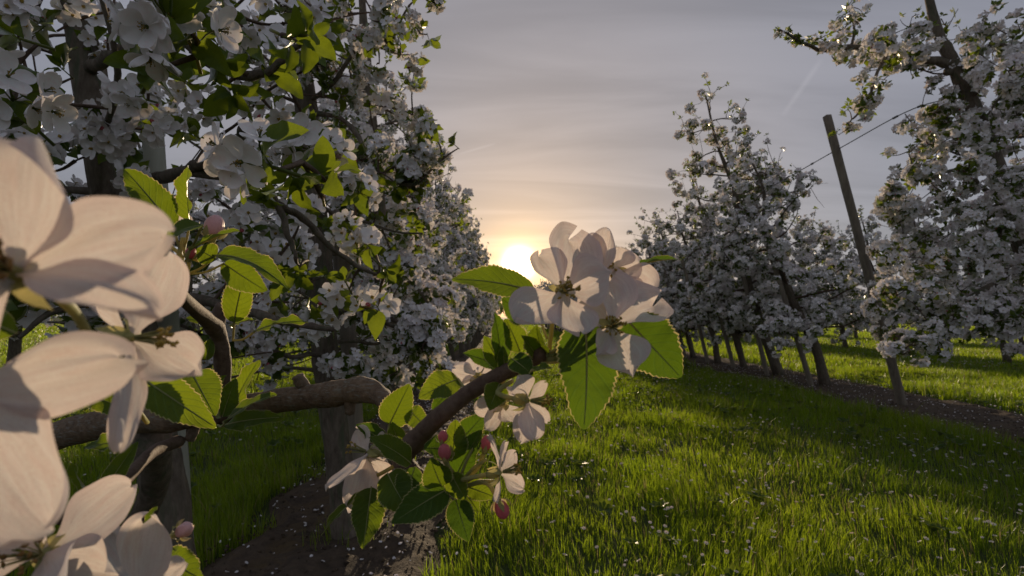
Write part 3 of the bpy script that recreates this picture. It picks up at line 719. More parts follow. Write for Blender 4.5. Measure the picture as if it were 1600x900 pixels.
while d < 42: rspec.append((d, int(fr.integers(0, 5)), .2 + fr.normal() * .03, fr.uniform(.88, 1.0))); d += 1.2 + fr.uniform(-.1, .15)
RL = ['apple tree just left of the tall post in the right row, nearest of its line',
      'tall apple tree of the right row with whippy shoots rising highest into the sky',
      'third apple tree left of the tall post in the right row', 'fourth apple tree left of the tall post in the right row', 'fifth apple tree left of the tall post, partly behind the central blossoms']
for i, (d, v, ln, s) in enumerate(rspec):
    far_tree(RL[i] if i < 5 else 'small distant blossoming apple tree far down the right row', right_x(d), d, ln, v, fr.uniform(0, 6.28), s, 'apple trees of the right row')
    if i < 5: stake_spots.append((right_x(d) - .18, d - .05, ln - .02, i))
# the next row beyond the second grass alley, and one behind the left row
def row3(d): return 9.4 + ROW * d
d = 6.5; i = 0
while d < 40:
    lab = f'{ORD[i]} apple tree from the right in the row behind the right-hand trees' if i < 5 else 'small apple tree deep in the row behind the right-hand trees'
    far_tree(lab, row3(d), d, .15 + fr.normal() * .04, int(fr.integers(0, 5)), fr.uniform(0, 6.28), fr.uniform(1.06, 1.25), 'apple trees of the row beyond the right alley')
    d += 1.5 + fr.uniform(-.15, .2); i += 1
d = 4.2; i = 0
while d < 20:
    far_tree('apple tree glimpsed through gaps in the row behind the left-hand trees', -5.6 + ROW * d, d, .08 + fr.normal() * .04, int(fr.integers(0, 5)), fr.uniform(0, 6.28), fr.uniform(.9, 1.05), 'apple trees of the row behind the left trees')
    d += 1.8 + fr.uniform(-.15, .2); i += 1
d = 12.
while d < 40:
    far_tree('apple tree in the farthest row to the right, seen through gaps', 14.4 + ROW * d, d, .12 + fr.normal() * .04, int(fr.integers(0, 5)), fr.uniform(0, 6.28), fr.uniform(.95, 1.1), 'apple trees of the farthest right row')
    d += 2.2 + fr.uniform(-.15, .2)

# ------------------------------------------------------------------ posts, stakes, wire
def pole(name, label, cat, pts, r0, r1, mat, group=None, sides=14, bevel=True):
    pts = np.asarray(pts, float); root = pts[0].copy(); tp = Tpl(); q = spline(pts, 26); rr = np.linspace(r0, r1, 26)
    rg = np.random.default_rng(int(abs(pts[0][0]) * 1000)); tube(tp, q - root, rr * (1 + .012 * rg.normal(size=26)), sides, 0, .015, rg)
    return thing(name, label, cat, root, group, tp.mesh(name, (mat,)))
b = P(1414, 640, 4.7); b[2] = -.05; t_ = P(1292, 181, 4.55)
pole('trellis_post', 'tall weathered wooden post leaning left beside the soil strip at right', 'post', [b, (b + t_) / 2, t_], .039, .035, 'stake')
b = P(296, 1080, 1.16); b[2] = -.03
pole('tree_stake', 'pale wooden stake beside the nearest left trunk', 'stake', [b, P(283, 830, 1.16), P(262, 500, 1.18), P(238, 200, 1.2), P(230, 80, 1.2)], .024, .021, 'paint', 'stakes tied to the trees')
b = P(305, 1030, 1.27); b[2] = -.03
pole('tree_stake', 'thin mossy green stake just right of the pale stake at lower left', 'stake', [b, P(292, 760, 1.27), P(283, 640, 1.27), P(270, 520, 1.27)], .009, .008, 'bark', 'stakes tied to the trees')
b = P(560, 800, 2.15); b[2] = -.03
pole('tree_stake', 'round wooden stake close behind the second trunk of the left row', 'stake', [b, P(553, 640, 2.15), P(542, 500, 2.15), P(526, 330, 2.15)],   .036, .033, 'stake', 'stakes tied to the trees')
SL = ['slim stake left of the first trunk from the tall post', 'slim stake left of the second trunk from the tall post', 'slim stake left of the third trunk from the tall post', 'slim stake left of the fourth trunk from the tall post', 'slim stake left of the fifth trunk from the tall post']
for x, y, ln, i in stake_spots:
    pole('tree_stake', SL[i], 'stake', [np.array([x, y, -.04]), np.array([x - math.tan(ln) * 1.1, y, 1.1]), np.array([x - math.tan(ln) * 2.2, y, 2.2])], .032, .028, 'stake', 'stakes tied to the trees', 10)
tp = Tpl(); w0, w1, w2, w3 = P(1540, 150, 3.6), P(1432, 168, 4.1), P(1304, 236, 4.56), P(1150, 318, 7.2)
wq = np.vstack([spline([w0, w1, w2], 20), spline([w2, (w2 + w3) / 2 - np.array([0, 0, .02]), w3], 20)[1:]])
tube(tp, wq - w0, .0042, 6, 0)
for k in (9, 12, 22): tube(tp, [wq[k] - w0 - unit(wq[k + 1] - wq[k]) * .02, wq[k] - w0 + unit(wq[k + 1] - wq[k]) * .02], .009, 6, 0)
thing('trellis_wire', 'thin support wire running from the tall post into the right tree', 'wire', w0, None, tp.mesh('wire', ('wire',)))

# ------------------------------------------------------------------ the foreground branch
fg_rng = np.random.default_rng(3)
ROOT = P(60, 690, .45)
BR = thing('blossoming_branch', 'sunlit blossoming apple branch reaching across the foreground from the left', 'branch', ROOT)
def wood(name, pts, radii, mat='bark', sides=14, n=40, rough=.035, parent=BR, knots=()):
    q = spline(pts, n); rr = np.interp(np.linspace(0, 1, n), np.linspace(0, 1, len(radii)), radii)
    for k, a in knots: rr = rr * (1 + a * np.exp(-((np.linspace(0, 1, n) - k) / .022) ** 2))
    tp = Tpl(); tube(tp, q - ROOT, rr, sides, 0, rough, fg_rng); return add(name, tp.mesh(name, (mat,)), parent)
wood('limb', [P(-60, 705, .47), P(60, 688, .45), P(160, 662, .43), P(260, 652, .41), P(360, 640, .40), P(440, 626, .39), P(515, 616, .38), P(560, 609, .37), P(592, 617, .36), P(613, 642, .335), P(640, 692, .29)],
     [.0128, .0126, .0118, .0104, .0098, .0094, .0090, .0084, .0068, .0054, .0048], 'limb_bark', 18, 90, .035, BR, ((.30, .22), (.62, .10), (.70, .18), (.735, .10), (.765, .12)))
for (x, y, d_, dx, dy, ln) in ((470, 600, .385, -.2, 1, .007), (372, 622, .395, .3, 1, .010), (300, 672, .41, -.1, -1, .008), (545, 634, .375, .2, -1, .006), (196, 640, .425, .1, 1, .009)):
    p0 = P(x, y, d_) - unit(N3(dx, dy, .3)) * .008; p1 = P(x, y, d_) + unit(N3(dx, dy, .3)) * ln
    wood('spur', [p0, (p0 + p1) / 2 + N3(.001, 0, 0), p1], [.0058, .0046, .0038], 'limb_bark', 9, 9, .12)
wood('limb', [P(240, 690, .42), P(245, 745, .47), P(225, 800, .5), P(190, 850, .5), P(150, 930, .5)], [.013, .012, .011, .010, .009], 'bark')
wood('twig', [P(632, 706, .265), P(655, 682, .26), P(690, 648, .25), P(735, 612, .245), P(780, 586, .24), P(820, 566, .235), P(850, 552, .23)], [.0058, .0050, .0044, .0040, .0037, .0039, .0034], 'twig', 14, 40, .03, BR, ((.12, .15), (.8, .12)))
wood('twig', [P(640, 690, .29), P(628, 712, .272), P(640, 735, .262), P(668, 752, .255), P(712, 765, .25)], [.0052, .0060, .0050, .0038, .0024], 'twig')
wood('twig', [P(345, 655, .39), P(347, 610, .38), P(347, 560, .37), P(340, 520, .36), P(315, 492, .33), P(285, 465, .29), P(268, 440, .27)], [.0065, .0058, .0055, .0056, .0046, .0038, .0028], 'twig', 12, 34, .05, BR, ((.55, .2),))
wood('twig', [P(338, 522, .36), P(343, 490, .36), P(350, 478, .36)], [.0056, .0050, .0046], 'twig', 10, 10, .08)
wood('twig', [P(278, 690, .40), P(240, 705, .36), P(200, 745, .30), P(165, 785, .26), P(120, 792, .22), P(95, 812, .19)], [.0050, .0042, .0036, .0032, .0026, .0020], 'twig', 10, 30, .06, BR, ((.5, .3),))
wood('twig', [P(285, 455, .29), P(280, 420, .29), P(283, 395, .29), P(288, 372, .29)], [.0026, .0024, .0021, .0018], 'hairy_stem', 8, 12, .04)

def leaf(base, tip, wpx, n=(0, 0, 1), fold=.35, arch=.06, roll=0., wave=.045, teeth=15, petiole=None, name='leaf', parent=BR, deep=None):
    B, T = P(*base), P(*tip); dm = (base[2] + tip[2]) / 2; L = np.linalg.norm(T - B); W = wpx / 800 * dm
    V, F, uv = leaf_geo(teeth * 3, 4, L, W, fold, arch, wave, teeth, fg_rng, roll)
    M3 = frame(T - B, N3(*n)); tp = Tpl(); tp.put(V @ M3.T, F, None, 0, uv); jj = np.arange(len(F)) % 8; tp.mq[-1] = np.where((jj == 0) | (jj == 7), 1, 0)  # downy margin columns get a pale colour that imitates a backlit rim
    mid = np.stack([np.zeros(12), np.linspace(-.02, .96, 12) * L, np.interp(np.linspace(0, .96, 12), uv[4::9, 1], V[4::9, 2]) - .0001], 1)
    tube(tp, mid @ M3.T, np.linspace(.00055, .00016, 12) * max(.6, L / .04), 5, 1)
    if petiole is not None: tube(tp, spline([P(*petiole) - B, (P(*petiole) - B) * .5 - N3(0, .002, 0), np.zeros(3)], 8), .0007, 6, 1)
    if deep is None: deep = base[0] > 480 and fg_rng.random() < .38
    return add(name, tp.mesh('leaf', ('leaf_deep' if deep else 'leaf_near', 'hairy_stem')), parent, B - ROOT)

def blossom(center, petals, axis, n_st=16, st_len=.010, spread=.55, pedicel=None, brown=False, calyx=True, label=None):
    """petals: (tip_x, tip_y, tip_depth, width_px, normal(r,u,c), cup, arch)"""
    C = P(*center); o = add('blossom', None, BR, C - ROOT); ax = unit(N3(*axis))
    for pt in petals:
        x, y, dd, w = pt[:4]; nrm_ = pt[4] if len(pt) > 4 else None; cup = pt[5] if len(pt) > 5 else .3; arch = pt[6] if len(pt) > 6 else -.06
        T = P(x, y, dd); y_ = unit(T - C); B = C + y_ * .0012 - ax * .0006
        nn = ax - y_ * (ax @ y_) if nrm_ is None else N3(*nrm_)
        L = np.linalg.norm(T - B); W = w / 800 * (dd * .65 + center[2] * .35)
        V, F, uv = petal_geo(22, 18, L, W, cup * 1.25, arch, .055, fg_rng, .035)
        tp = Tpl(); tp.put(V @ frame(y_, nn).T, F, None, 0, uv)
        add('petal', tp.mesh('petal', ('petal_near',)), o, B - C)
    if n_st:
        tp = Tpl(); stamens(tp, ax * .0008, ax, n_st, st_len, spread, .00026, 0, 1, fg_rng, 2.6)
        add('stamen_cluster', tp.mesh('stamens', ('hairy_stem', 'anther_brown' if brown else 'anther', 'stem')), o)
    if calyx:
        tp = Tpl(); A = axis_frame(-ax); blob(tp, -ax * .0035, .0024, 0, (1, 1, 1.6), A, 8, 6)
        for k in range(5):
            a = k * 1.257 + .5; dd_ = A @ np.array([math.cos(a), math.sin(a), .25]); V, F, uv = leaf_geo(5, 1, .007, .0034, .3, .1, .0, 0, fg_rng, .5)
            tp.put(V @ frame(dd_, ax).T - ax * .0012, F, None, 0)
        add('calyx', tp.mesh('calyx', ('hairy_stem',)), o)
    if pedicel is not None:
        E = P(*pedicel) - C; tp = Tpl(); tube(tp, spline([-ax * .006, -ax * .012 + E * .25, E], 12), [.0011] * 12, 7, 0)
        add('pedicel', tp.mesh('pedicel', ('hairy_stem',)), o)
    return o
def bud(c, rpx, axis, pedicel=None, pale=False):
    C = P(*c); r = rpx / 800 * c[2]; ax = unit(N3(*axis)); A = axis_frame(ax); o = add('bud', None, BR, C - ROOT); tp = Tpl()
    blob(tp, np.zeros(3), r, 0, (1, 1, 1.25), A, 20, 14, lambda u: 1 - .25 * u, .16); add('bud_petal', tp.mesh('bud', ('bud_pale' if pale else 'bud',)), o)
    tp = Tpl(); blob(tp, -ax * r * 1.3, r * .45, 0, (1, 1, 1.5), A, 8, 6)
    for k in range(5):
        a = k * 1.257; dd_ = A @ np.array([math.cos(a) * .6, math.sin(a) * .6, 1.]); V, F, uv = leaf_geo(6, 1, r * 1.7, r * .75, .3, .16, .0, 0, fg_rng)
        tp.put(V @ frame(dd_, A @ np.array([math.cos(a), math.sin(a), 0])).T - ax * r * 1.25 + A @ np.array([math.cos(a), math.sin(a), 0]) * r * .5, F, None, 0)
    add('sepal', tp.mesh('sepal', ('hairy_stem',)), o)
    if pedicel is not None:
        E = P(*pedicel) - C; tp = Tpl(); tube(tp, spline([-ax * r * 1.5, -ax * r * 3 + E * .2, E], 10), [.0011] * 10, 7, 0); add('pedicel', tp.mesh('pedicel', ('hairy_stem',)), o)
    return o

# --- big flowers at the left edge
blossom((20, 424, .084), [(48, 218, .079, 205, None, .35, -.08), (268, 368, .084, 165, (.1, .25, .9), .22, .05), (238, 486, .074, 105, (.1, .75, .6), .3, .06), (-190, 300, .084, 170), (-150, 560, .08, 170)],
        (.12, .22, 1), 26, .0085, .85, (150, 620, .20), True)
blossom((208, 528, .135), [(150, 470, .15, 70, (.9, -.2, .3), .3, .0), (264, 398, .145, 92, (.5, -.2, .8), .35, -.05), (314, 582, .135, 95, (.3, .55, .75), .35, -.08), (184, 702, .118, 56, (.75, -.2, .5), .35, .05), (196, 420, .155, 60, (.9, .1, .3), .3, .02)],
        (.95, .05, .22), 20, .0105, .30, (230, 660, .26))
blossom((-62, 615, .092), [(72, 828, .086, 215, (.15, .2, 1), .22, .03), (194, 560, .088, 132, (.0, .35, .95), -.2, .05), (-200, 780, .09, 180), (-190, 560, .09, 170), (-90, 480, .095, 140)], (.2, .1, 1), 0, pedicel=(60, 700, .3))
blossom((66, 866, .136), [(212, 762, .150, 112, (-.15, .55, .8), .35, -.06), (178, 898, .132, 92, (.1, .4, .9), .3, -.03), (74, 960, .108, 130, (0, .5, .85), .3, -.03), (-70, 850, .128, 118, (0, .3, 1), .3, -.05), (25, 748, .148, 115, (0, .2, 1), .35, -.05)],
        (.02, .42, .9), 18, .0095, .8, (100, 830, .2), True)
blossom((222, 925, .172), [(222, 816, .158, 92, (.0, .2, 1), -.35, .10), (163, 826, .182, 56, (.3, .3, .8), .5, -.12), (292, 880, .172, 46, (-.3, .4, .8), .4, .0), (300, 960, .17, 60)], (.1, .3, .8), 8, .008, .5, (190, 850, .26))
blossom((270, 880, .215), [(282, 858, .22, 18, (.5, .3, .8)), (296, 890, .21, 22, (.3, .6, .6)), (248, 842, .225, 20), (262, 905, .21, 26)], (.7, .2, .4), 0)
blossom((255, 342, .31), [(280, 312, .312, 40, (.2, .2, .9), .4, -.05), (262, 318, .318, 30), (300, 345, .31, 26), (250, 372, .305, 30)], (.1, .2, -.9), 0, pedicel=(285, 400, .295))
# --- leaves around the upright spur at left
leaf((272, 356, .285), (194, 262, .275), 54, (.45, .35, .8), .35, .05, .05, .04, petiole=(284, 395, .29))
leaf((297, 346, .285), (299, 259, .285), 40, (-.45, .1, .85), .5, .05, -.05, .04, petiole=(288, 385, .29))
leaf((316, 352, .27), (256, 372, .26), 44, (0, .75, .65), .25, .08, .1, .02, petiole=(290, 398, .285))
leaf((296, 392, .28), (374, 360, .27), 22, (-.2, .8, .5), .5, .04, .0, .02, petiole=(286, 410, .285))
leaf((336, 404, .29), (308, 388, .285), 40, (.2, .3, .9), .3, .05, .2)
leaf((336, 400, .29), (450, 442, .285), 44, (.15, .8, .55), .45, .12, .1, .03, petiole=(290, 428, .29))
leaf((350, 412, .30), (416, 455, .295), 50, (-.1, .2, .95), .2, .03, .0, .04, petiole=(290, 428, .29))
leaf((366, 502, .33), (386, 416, .32), 46, (.3, .1, .9), .35, .05, .0, .03, petiole=(364, 530, .35))
leaf((398, 518, .335), (478, 499, .33), 25, (.05, .8, .5), .3, .06, .05, .05, petiole=(364, 532, .35))
leaf((362, 510, .34), (396, 500, .33), 18, (.3, .6, .6), .6, .05)
leaf((322, 562, .36), (330, 528, .36), 22, (.3, .0, .9), .4, .05)
leaf((330, 505, .37), (290, 498, .36), 22, (.0, .6, .7), .4, .05)
leaf((210, 582, .24), (338, 668, .235), 64, (-.15, .55, .8), .25, .06, .0, .02, teeth=19, petiole=(190, 600, .28))
leaf((300, 582, .27), (336, 650, .26), 62, (.45, .25, .8), .35, .05, .0, .03)
leaf((344, 652, .34), (352, 586, .33), 34, (-.55, .1, .8), .6, .05, .0, .03)
leaf((348, 650, .36), (368, 592, .36), 36, (.3, .2, .9), .35, .05)
leaf((362, 645, .37), (405, 562, .37), 34, (-.3, .1, .9), .4, .05, petiole=(348, 660, .38))
leaf((352, 660, .34), (432, 616, .33), 34, (-.1, .85, .45), .25, .06, .0, .02, petiole=(340, 664, .36))
leaf((352, 664, .35), (440, 652, .34), 34, (.1, .6, .75), .25, .05)
leaf((200, 640, .26), (120, 612, .24), 44, (.1, .5, .8), .3, .05)
leaf((25, 520, .12), (-30, 495, .12), 50, (0, .3, .9), .3, .05)
leaf((205, 690, .3), (130, 700, .3), 30, (.1, .7, .6)); leaf((160, 770, .26), (215, 690, .27), 30, (.4, .2, .8)); leaf((150, 775, .25), (110, 720, .24), 34, (-.3, .3, .8))
leaf((228, 838, .23), (246, 790, .24), 24, (-.3, .3, .8), .4); leaf((255, 868, .2), (322, 908, .19), 56, (-.1, .5, .8), .3, .05, .0, .04)
bud((335, 354, .29), 15, (.25, .9, .1), (292, 400, .29), True); bud((298, 395, .285), 8, (.2, .9, .1), (288, 420, .29)); bud((288, 828, .205), 12, (.85, .45, .2), (225, 860, .23), True)
# --- central cluster in front of the sun
blossom((880, 456, .212), [(806, 506, .200, 84, (-.25, .4, .9), .55, -.08), (842, 400, .226, 58, (.3, -.1, .95), .6, .05), (890, 371, .232, 96, (.1, -.35, .9), .5, .06), (954, 428, .206, 84, (-.45, .1, .9), .55, -.08), (906, 526, .192, 80, (.15, .45, .9), .4, -.10)],
        (.1, .1, 1), 24, .0088, .7, (858, 548, .24), False)
blossom((934, 438, .238), [(918, 367, .236, 48, (.2, .2, 1), .5, -.05), (952, 358, .232, 46, (-.5, .0, .85), .5, -.04), (900, 392, .245, 52), (975, 450, .242, 55, (0, .3, .9)), (925, 500, .232, 56, (0, .4, .9))], (.0, .3, .85), 8, .008, .5, (868, 545, .24))
blossom((960, 424, .248), [(968, 386, .246, 52, (.1, -.1, 1), .35, -.03), (1000, 410, .25, 46, (-.2, .1, .9), .3), (1024, 455, .246, 66, (-.1, .35, .9), .3, -.05), (985, 470, .246, 60, (0, .4, .9)), (935, 405, .25, 44)], (-.35, .0, .9), 14, .008, .5, (880, 545, .245))
blossom((956, 510, .214), [(952, 436, .230, 70, (.1, -.3, .95), .55, .06), (1024, 474, .240, 84, (-.3, .3, .9), .5, .05), (988, 584, .200, 84, (.0, .1, 1), .22, -.04), (934, 552, .204, 46, (.35, .2, .9), .4, -.03), (905, 480, .226, 50, (.1, .1, .9), .3, -.02)],
        (-.02, .10, 1), 24, .0088, .65, (872, 555, .238), False)
leaf((834, 456, .25), (706, 436, .235), 54, (.1, .45, .85), .3, .08, .0, .02, teeth=19, petiole=(855, 530, .245))
leaf((984, 420, .26), (1064, 402, .25), 20, (-.05, .9, .35), .5, .05, .05, .02, petiole=(900, 530, .25))
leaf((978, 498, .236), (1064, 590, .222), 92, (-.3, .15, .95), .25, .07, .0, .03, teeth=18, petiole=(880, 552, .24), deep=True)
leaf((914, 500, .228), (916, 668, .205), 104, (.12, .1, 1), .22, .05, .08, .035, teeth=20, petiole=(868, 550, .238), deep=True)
leaf((826, 500, .245), (784, 466, .24), 46, (.2, .1, .95), .3, .05, .0, .03); leaf((812, 548, .245), (790, 498, .24), 40, (.2, .2, .9), .35, .05)
leaf((782, 566, .245), (772, 488, .235), 40, (.5, .1, .8), .4, .05, .0, .03); leaf((786, 575, .243), (757, 524, .24), 34, (-.2, .2, .9), .35, .05)
leaf((778, 572, .25), (724, 552, .24), 34, (.1, .5, .8), .35, .07, .0, .03); leaf((790, 580, .24), (786, 540, .235), 22, (-.3, .2, .9), .4, .05)
leaf((848, 552, .236), (838, 508, .222), 46, (-.4, .1, .9), .5, .05, .0, .03); leaf((838, 556, .232), (815, 525, .225), 30, (.5, .1, .8), .5, .05)
leaf((800, 560, .228), (832, 586, .22), 40, (.0, .5, .8), .3, .06); leaf((828, 582, .22), (862, 576, .21), 24, (0, .8, .5), .4, .06)
leaf((780, 600, .235), (764, 640, .225), 42, (.1, .2, .95), .3, .05); leaf((862, 560, .235), (880, 545, .22), 26, (.0, .5, .8), .5, .05)
# long hairy flower stalks bundled at the spur
tpp = Tpl()
for k in range(7):
    tube(tpp, spline([P(842 + fg_rng.normal() * 4, 556 + k * 1.2, .236), P(862, 552 + k * 2.2 + fg_rng.normal(), .228), P(884 + fg_rng.normal() * 3, 538 + k * 4.2, .23)], 9), .0009, 6, 0)
add('spur_stalk', tpp.mesh('stalks', ('hairy_stem',)), BR, -ROOT)
# flowers under the twig
blossom((748, 590, .275), [(710, 574, .27, 34, (.1, .4, .8), -.3, .05), (738, 556, .278, 34), (784, 572, .282, 40), (770, 612, .27, 34), (724, 604, .268, 28)], (-.2, .3, -.9), 6, .008, .4, (780, 590, .25))
blossom((826, 626, .218), [(812, 586, .214, 44, (.5, -.2, .85), .25, -.04), (852, 598, .224, 26, (.6, .0, .6), .4), (816, 692, .212, 40, (.3, .2, .9), .3, -.03), (838, 684, .206, 44, (.2, .1, .95), -.2, .04), (858, 660, .222, 26, (.4, .4, .7), .3)], (.85, -.05, .2), 14, .0085, .55, (800, 595, .24))
blossom((786, 628, .252), [(770, 600, .252, 34), (806, 606, .258, 40), (802, 660, .246, 36, (.1, .4, .9)), (758, 672, .24, 30, (.4, .2, .8)), (742, 640, .25, 34)], (.3, -.2, -.8), 0, pedicel=(790, 590, .245))
leaf((608, 664, .30), (640, 600, .29), 54, (.15, .15, .95), .25, .05, .0, .02, petiole=(602, 690, .29))
leaf((716, 592, .27), (654, 622, .255), 50, (.1, .45, .85), .3, .08, .0, .04, petiole=(735, 605, .25)); leaf((712, 598, .28), (676, 640, .27), 46, (.4, .1, .9), .3, .05)
leaf((640, 640, .30), (668, 668, .29), 36, (-.2, .3, .9), .3, .06); leaf((600, 690, .285), (556, 664, .275), 32, (.1, .6, .7), .3, .06); leaf((622, 690, .275), (612, 660, .27), 30, (.2, .3, .9), .4, .05)
leaf((642, 724, .25), (576, 684, .24), 44, (.1, .7, .6), .3, .07, .0, .03)
blossom((574, 706, .268), [(510, 764, .242, 34, (-.5, .35, .8), .35, -.03), (560, 672, .278, 40, (-.2, .1, .9)), (604, 690, .282, 44), (552, 790, .262, 52, (.3, .2, .9), .4, -.05), (592, 762, .272, 50, (.2, .2, .9))], (-.75, .2, .1), 12, .009, .5, (625, 712, .265))
blossom((578, 742, .285), [(545, 800, .28, 44), (602, 716, .29, 44), (610, 770, .29, 40), (556, 720, .285, 36)], (-.3, -.2, -.85), 0, pedicel=(630, 720, .27))
leaf((606, 740, .25), (640, 802, .235), 62, (.1, .2, .95), .25, .05); leaf((700, 764, .244), (612, 818, .225), 58, (.1, .5, .8), .25, .08, .0, .03, teeth=17, petiole=(716, 765, .25))
leaf((580, 762, .26), (566, 864, .235), 54, (.25, .15, .95), .45, .04, -.15, .05, teeth=16); leaf((574, 768, .262), (501, 838, .25), 18, (-.5, .6, .4), .6, .07, .0, .03)
leaf((712, 780, .248), (732, 846, .236), 46, (.1, .15, .95), .3, .05, .0, .02); leaf((730, 760, .25), (772, 776, .245), 36, (0, .5, .8), .3, .06); leaf((726, 768, .255), (748, 800, .25), 28, (.3, .2, .9), .4)
leaf((690, 700, .25), (662, 700, .24), 40, (.1, .4, .9), .35, .05); leaf((706, 720, .25), (712, 655, .25), 44, (.3, .1, .9), .3, .05); leaf((712, 745, .255), (752, 672, .25), 46, (-.35, .1, .9), .35, .05); leaf((718, 690, .26), (756, 648, .262), 42, (.1, .3, .9), .3, .05)
leaf((690, 760, .24), (672, 716, .235), 50, (.1, .2, .95), .3, .05); leaf((640, 760, .255), (590, 790, .245), 50, (0, .3, .9), .3, .05); leaf((705, 740, .245), (728, 780, .24), 40, (-.2, .2, .9), .3, .05)
leaf((648, 730, .25), (632, 790, .24), 46, (-.2, .1, .9), .3, .05); leaf((690, 745, .262), (660, 790, .262), 50, (.2, .1, .9), .3, .05)
blossom((783, 738, .236), [(768, 678, .228, 24, (-.75, .1, .5), .3), (778, 786, .230, 18, (-.8, .1, .4), .3), (804, 708, .246, 28, (.4, .1, .8), .35, -.03), (818, 764, .240, 32, (.2, .5, .8), .35, -.05), (790, 690, .25, 22)], (.85, .1, -.1), 14, .008, .55, (722, 752, .25))
bud((692, 682, .238), 8, (.15, .95, .2), (712, 745, .25)); bud((695, 706, .236), 11, (-.1, .8, .3), (715, 755, .25)); bud((760, 692, .25), 10, (.2, .9, .1), (720, 755, .25)); bud((784, 796, .238), 12, (.35, -.85, .2), (720, 762, .25))
for (a, b_) in (((718, 758, .25), (760, 718, .245)), ((718, 760, .25), (770, 740, .242)), ((720, 764, .25), (772, 752, .242)), ((716, 756, .25), (740, 700, .25))):
    tp = Tpl(); m_ = (P(*a) + P(*b_)) / 2 + N3(0, .002, .001); tube(tp, spline([P(*a) - ROOT, m_ - ROOT, P(*b_) - ROOT], 9), .00085, 6, 0); add('stalk', tp.mesh('stalk', ('hairy_stem',)), BR)

# ------------------------------------------------------------------ grass, flowers in it, fallen petals, clods
gr = np.random.default_rng(99)
def in_soil(x, y, pad=0.):
    e1 = (vnoise(x, y, .12, 31) - .5) * .14 + pad
    a = (x - left_x(y) > -.40 + e1) & (x - left_x(y) < .43 - e1); b_ = (x - right_x(y) > -.55 + e1) & (x - right_x(y) < .62 - e1)
    return (a | b_) & (y < 48)
def sample(d0, d1, dens):
    A_ = 1.07 * (d1 ** 2 - d0 ** 2) + (d1 - d0) * .6; n = int(A_ * dens)
    y = np.sqrt(gr.uniform(d0 ** 2, d1 ** 2, n)); x = gr.uniform(-1, 1, n) * (1.07 * y + .3); return x, y
def blades(x, y, h, w, segs, lean=.45):
    n = len(x); a = gr.uniform(0, 2 * np.pi, n); wx, wy = np.cos(a), np.sin(a)
    # leaning follows gusts
    ga = vnoise(x, y, .5, 5) * 6.28 * 1.3 + gr.normal(size=n) * 1.1; ln = h * np.abs(lean * (.35 + gr.normal(size=n) * .55))
    cx, cy_ = np.cos(ga) * ln, np.sin(ga) * ln; V = []
    for k in range(segs + 1):
        t = k / segs; ww = w * (1 - t) ** .7 * .5; bx_ = x + cx * t * t; by = y + cy_ * t * t; bz = h * t * (1 - .18 * t * lean) - .004
        if k < segs: V += [np.stack([bx_ - wx * ww, by - wy * ww, bz], -1), np.stack([bx_ + wx * ww, by + wy * ww, bz], -1)]
        else: V.append(np.stack([bx_, by, bz], -1))
    nv = 2 * segs + 1; V = np.stack(V, 1).reshape(-1, 3); o = (np.arange(n) * nv)[:, None]
    Q = np.concatenate([o + np.array([[2 * k, 2 * k + 1, 2 * k + 3, 2 * k + 2]]) for k in range(segs - 1)]) if segs > 1 else np.zeros((0, 4), int)
    T = o + np.array([[2 * segs - 2, 2 * segs - 1, 2 * segs]])
    return V, Q, T
tg = Tpl()
for d0, d1, dens, segs, hs, ws in ((1.3, 2.6, 8200, 3, 1., .0035), (2.6, 4.5, 5000, 3, 1., .0045), (4.5, 8, 2300, 2, 1., .007), (8, 14, 620, 2, 1., .014), (14, 26, 170, 1, 1.1, .028), (26, 60, 28, 1, 1.4, .09)):
    x, y = sample(d0, d1, dens)
    clump = vnoise(x, y, .35, 1) * .5 + vnoise(x, y, .09, 2) * .3 + vnoise(x, y, 1.1, 6) * .3
    k = ~in_soil(x, y) & (gr.uniform(size=len(x)) < .35 + .9 * clump); x, y, clump = x[k], y[k], clump[k]
    h = hs * (.035 + .10 * clump ** 1.6) * gr.uniform(.6, 1.35, len(x))
    edge = np.clip(1 - np.abs(x - right_x(y) + .75) / .45, 0, 1) + np.clip(1 - np.abs(x - left_x(y) + .55) / .3, 0, 1) + np.clip(1 - np.abs(x - right_x(y) - .9) / .45, 0, 1)
    h = h * (1 + .8 * edge * vnoise(x, y, .5, 8))
    V, Q, T = blades(x, y, h, ws * gr.uniform(.6, 1.3, len(x)), segs); tg.put(V, Q, T, 0)
for (bx_, by_, n_) in ((B_tr[0][0], B_tr[0][1], 160), (left_x(3.05), 3.05, 160), (left_x(1.9) - .42, 2.0, 300), (left_x(2.6) - .40, 2.7, 260)):
    a_ = gr.uniform(0, 6.28, n_); q_ = gr.uniform(.05, .17, n_); V, Q, T = blades(bx_ + np.cos(a_) * q_, by_ + np.sin(a_) * q_, gr.uniform(.03, .12, n_), np.full(n_, .0045), 3); tg.put(V, Q, T, 0)
# a few long seeding stalks in the tufts
x, y = sample(2.2, 8, 9); k = ~in_soil(x, y) & (vnoise(x, y, .8, 17) > .55); x, y = x[k], y[k]
V, Q, T = blades(x, y, gr.uniform(.16, .30, len(x)), np.full(len(x), .006), 4, 1.1); tg.put(V, Q, T, 0)
add('grass', tg.mesh('grass', ('grass',)), kind='stuff', label='bright green spring grass filling the alleys between the tree rows', category='grass')
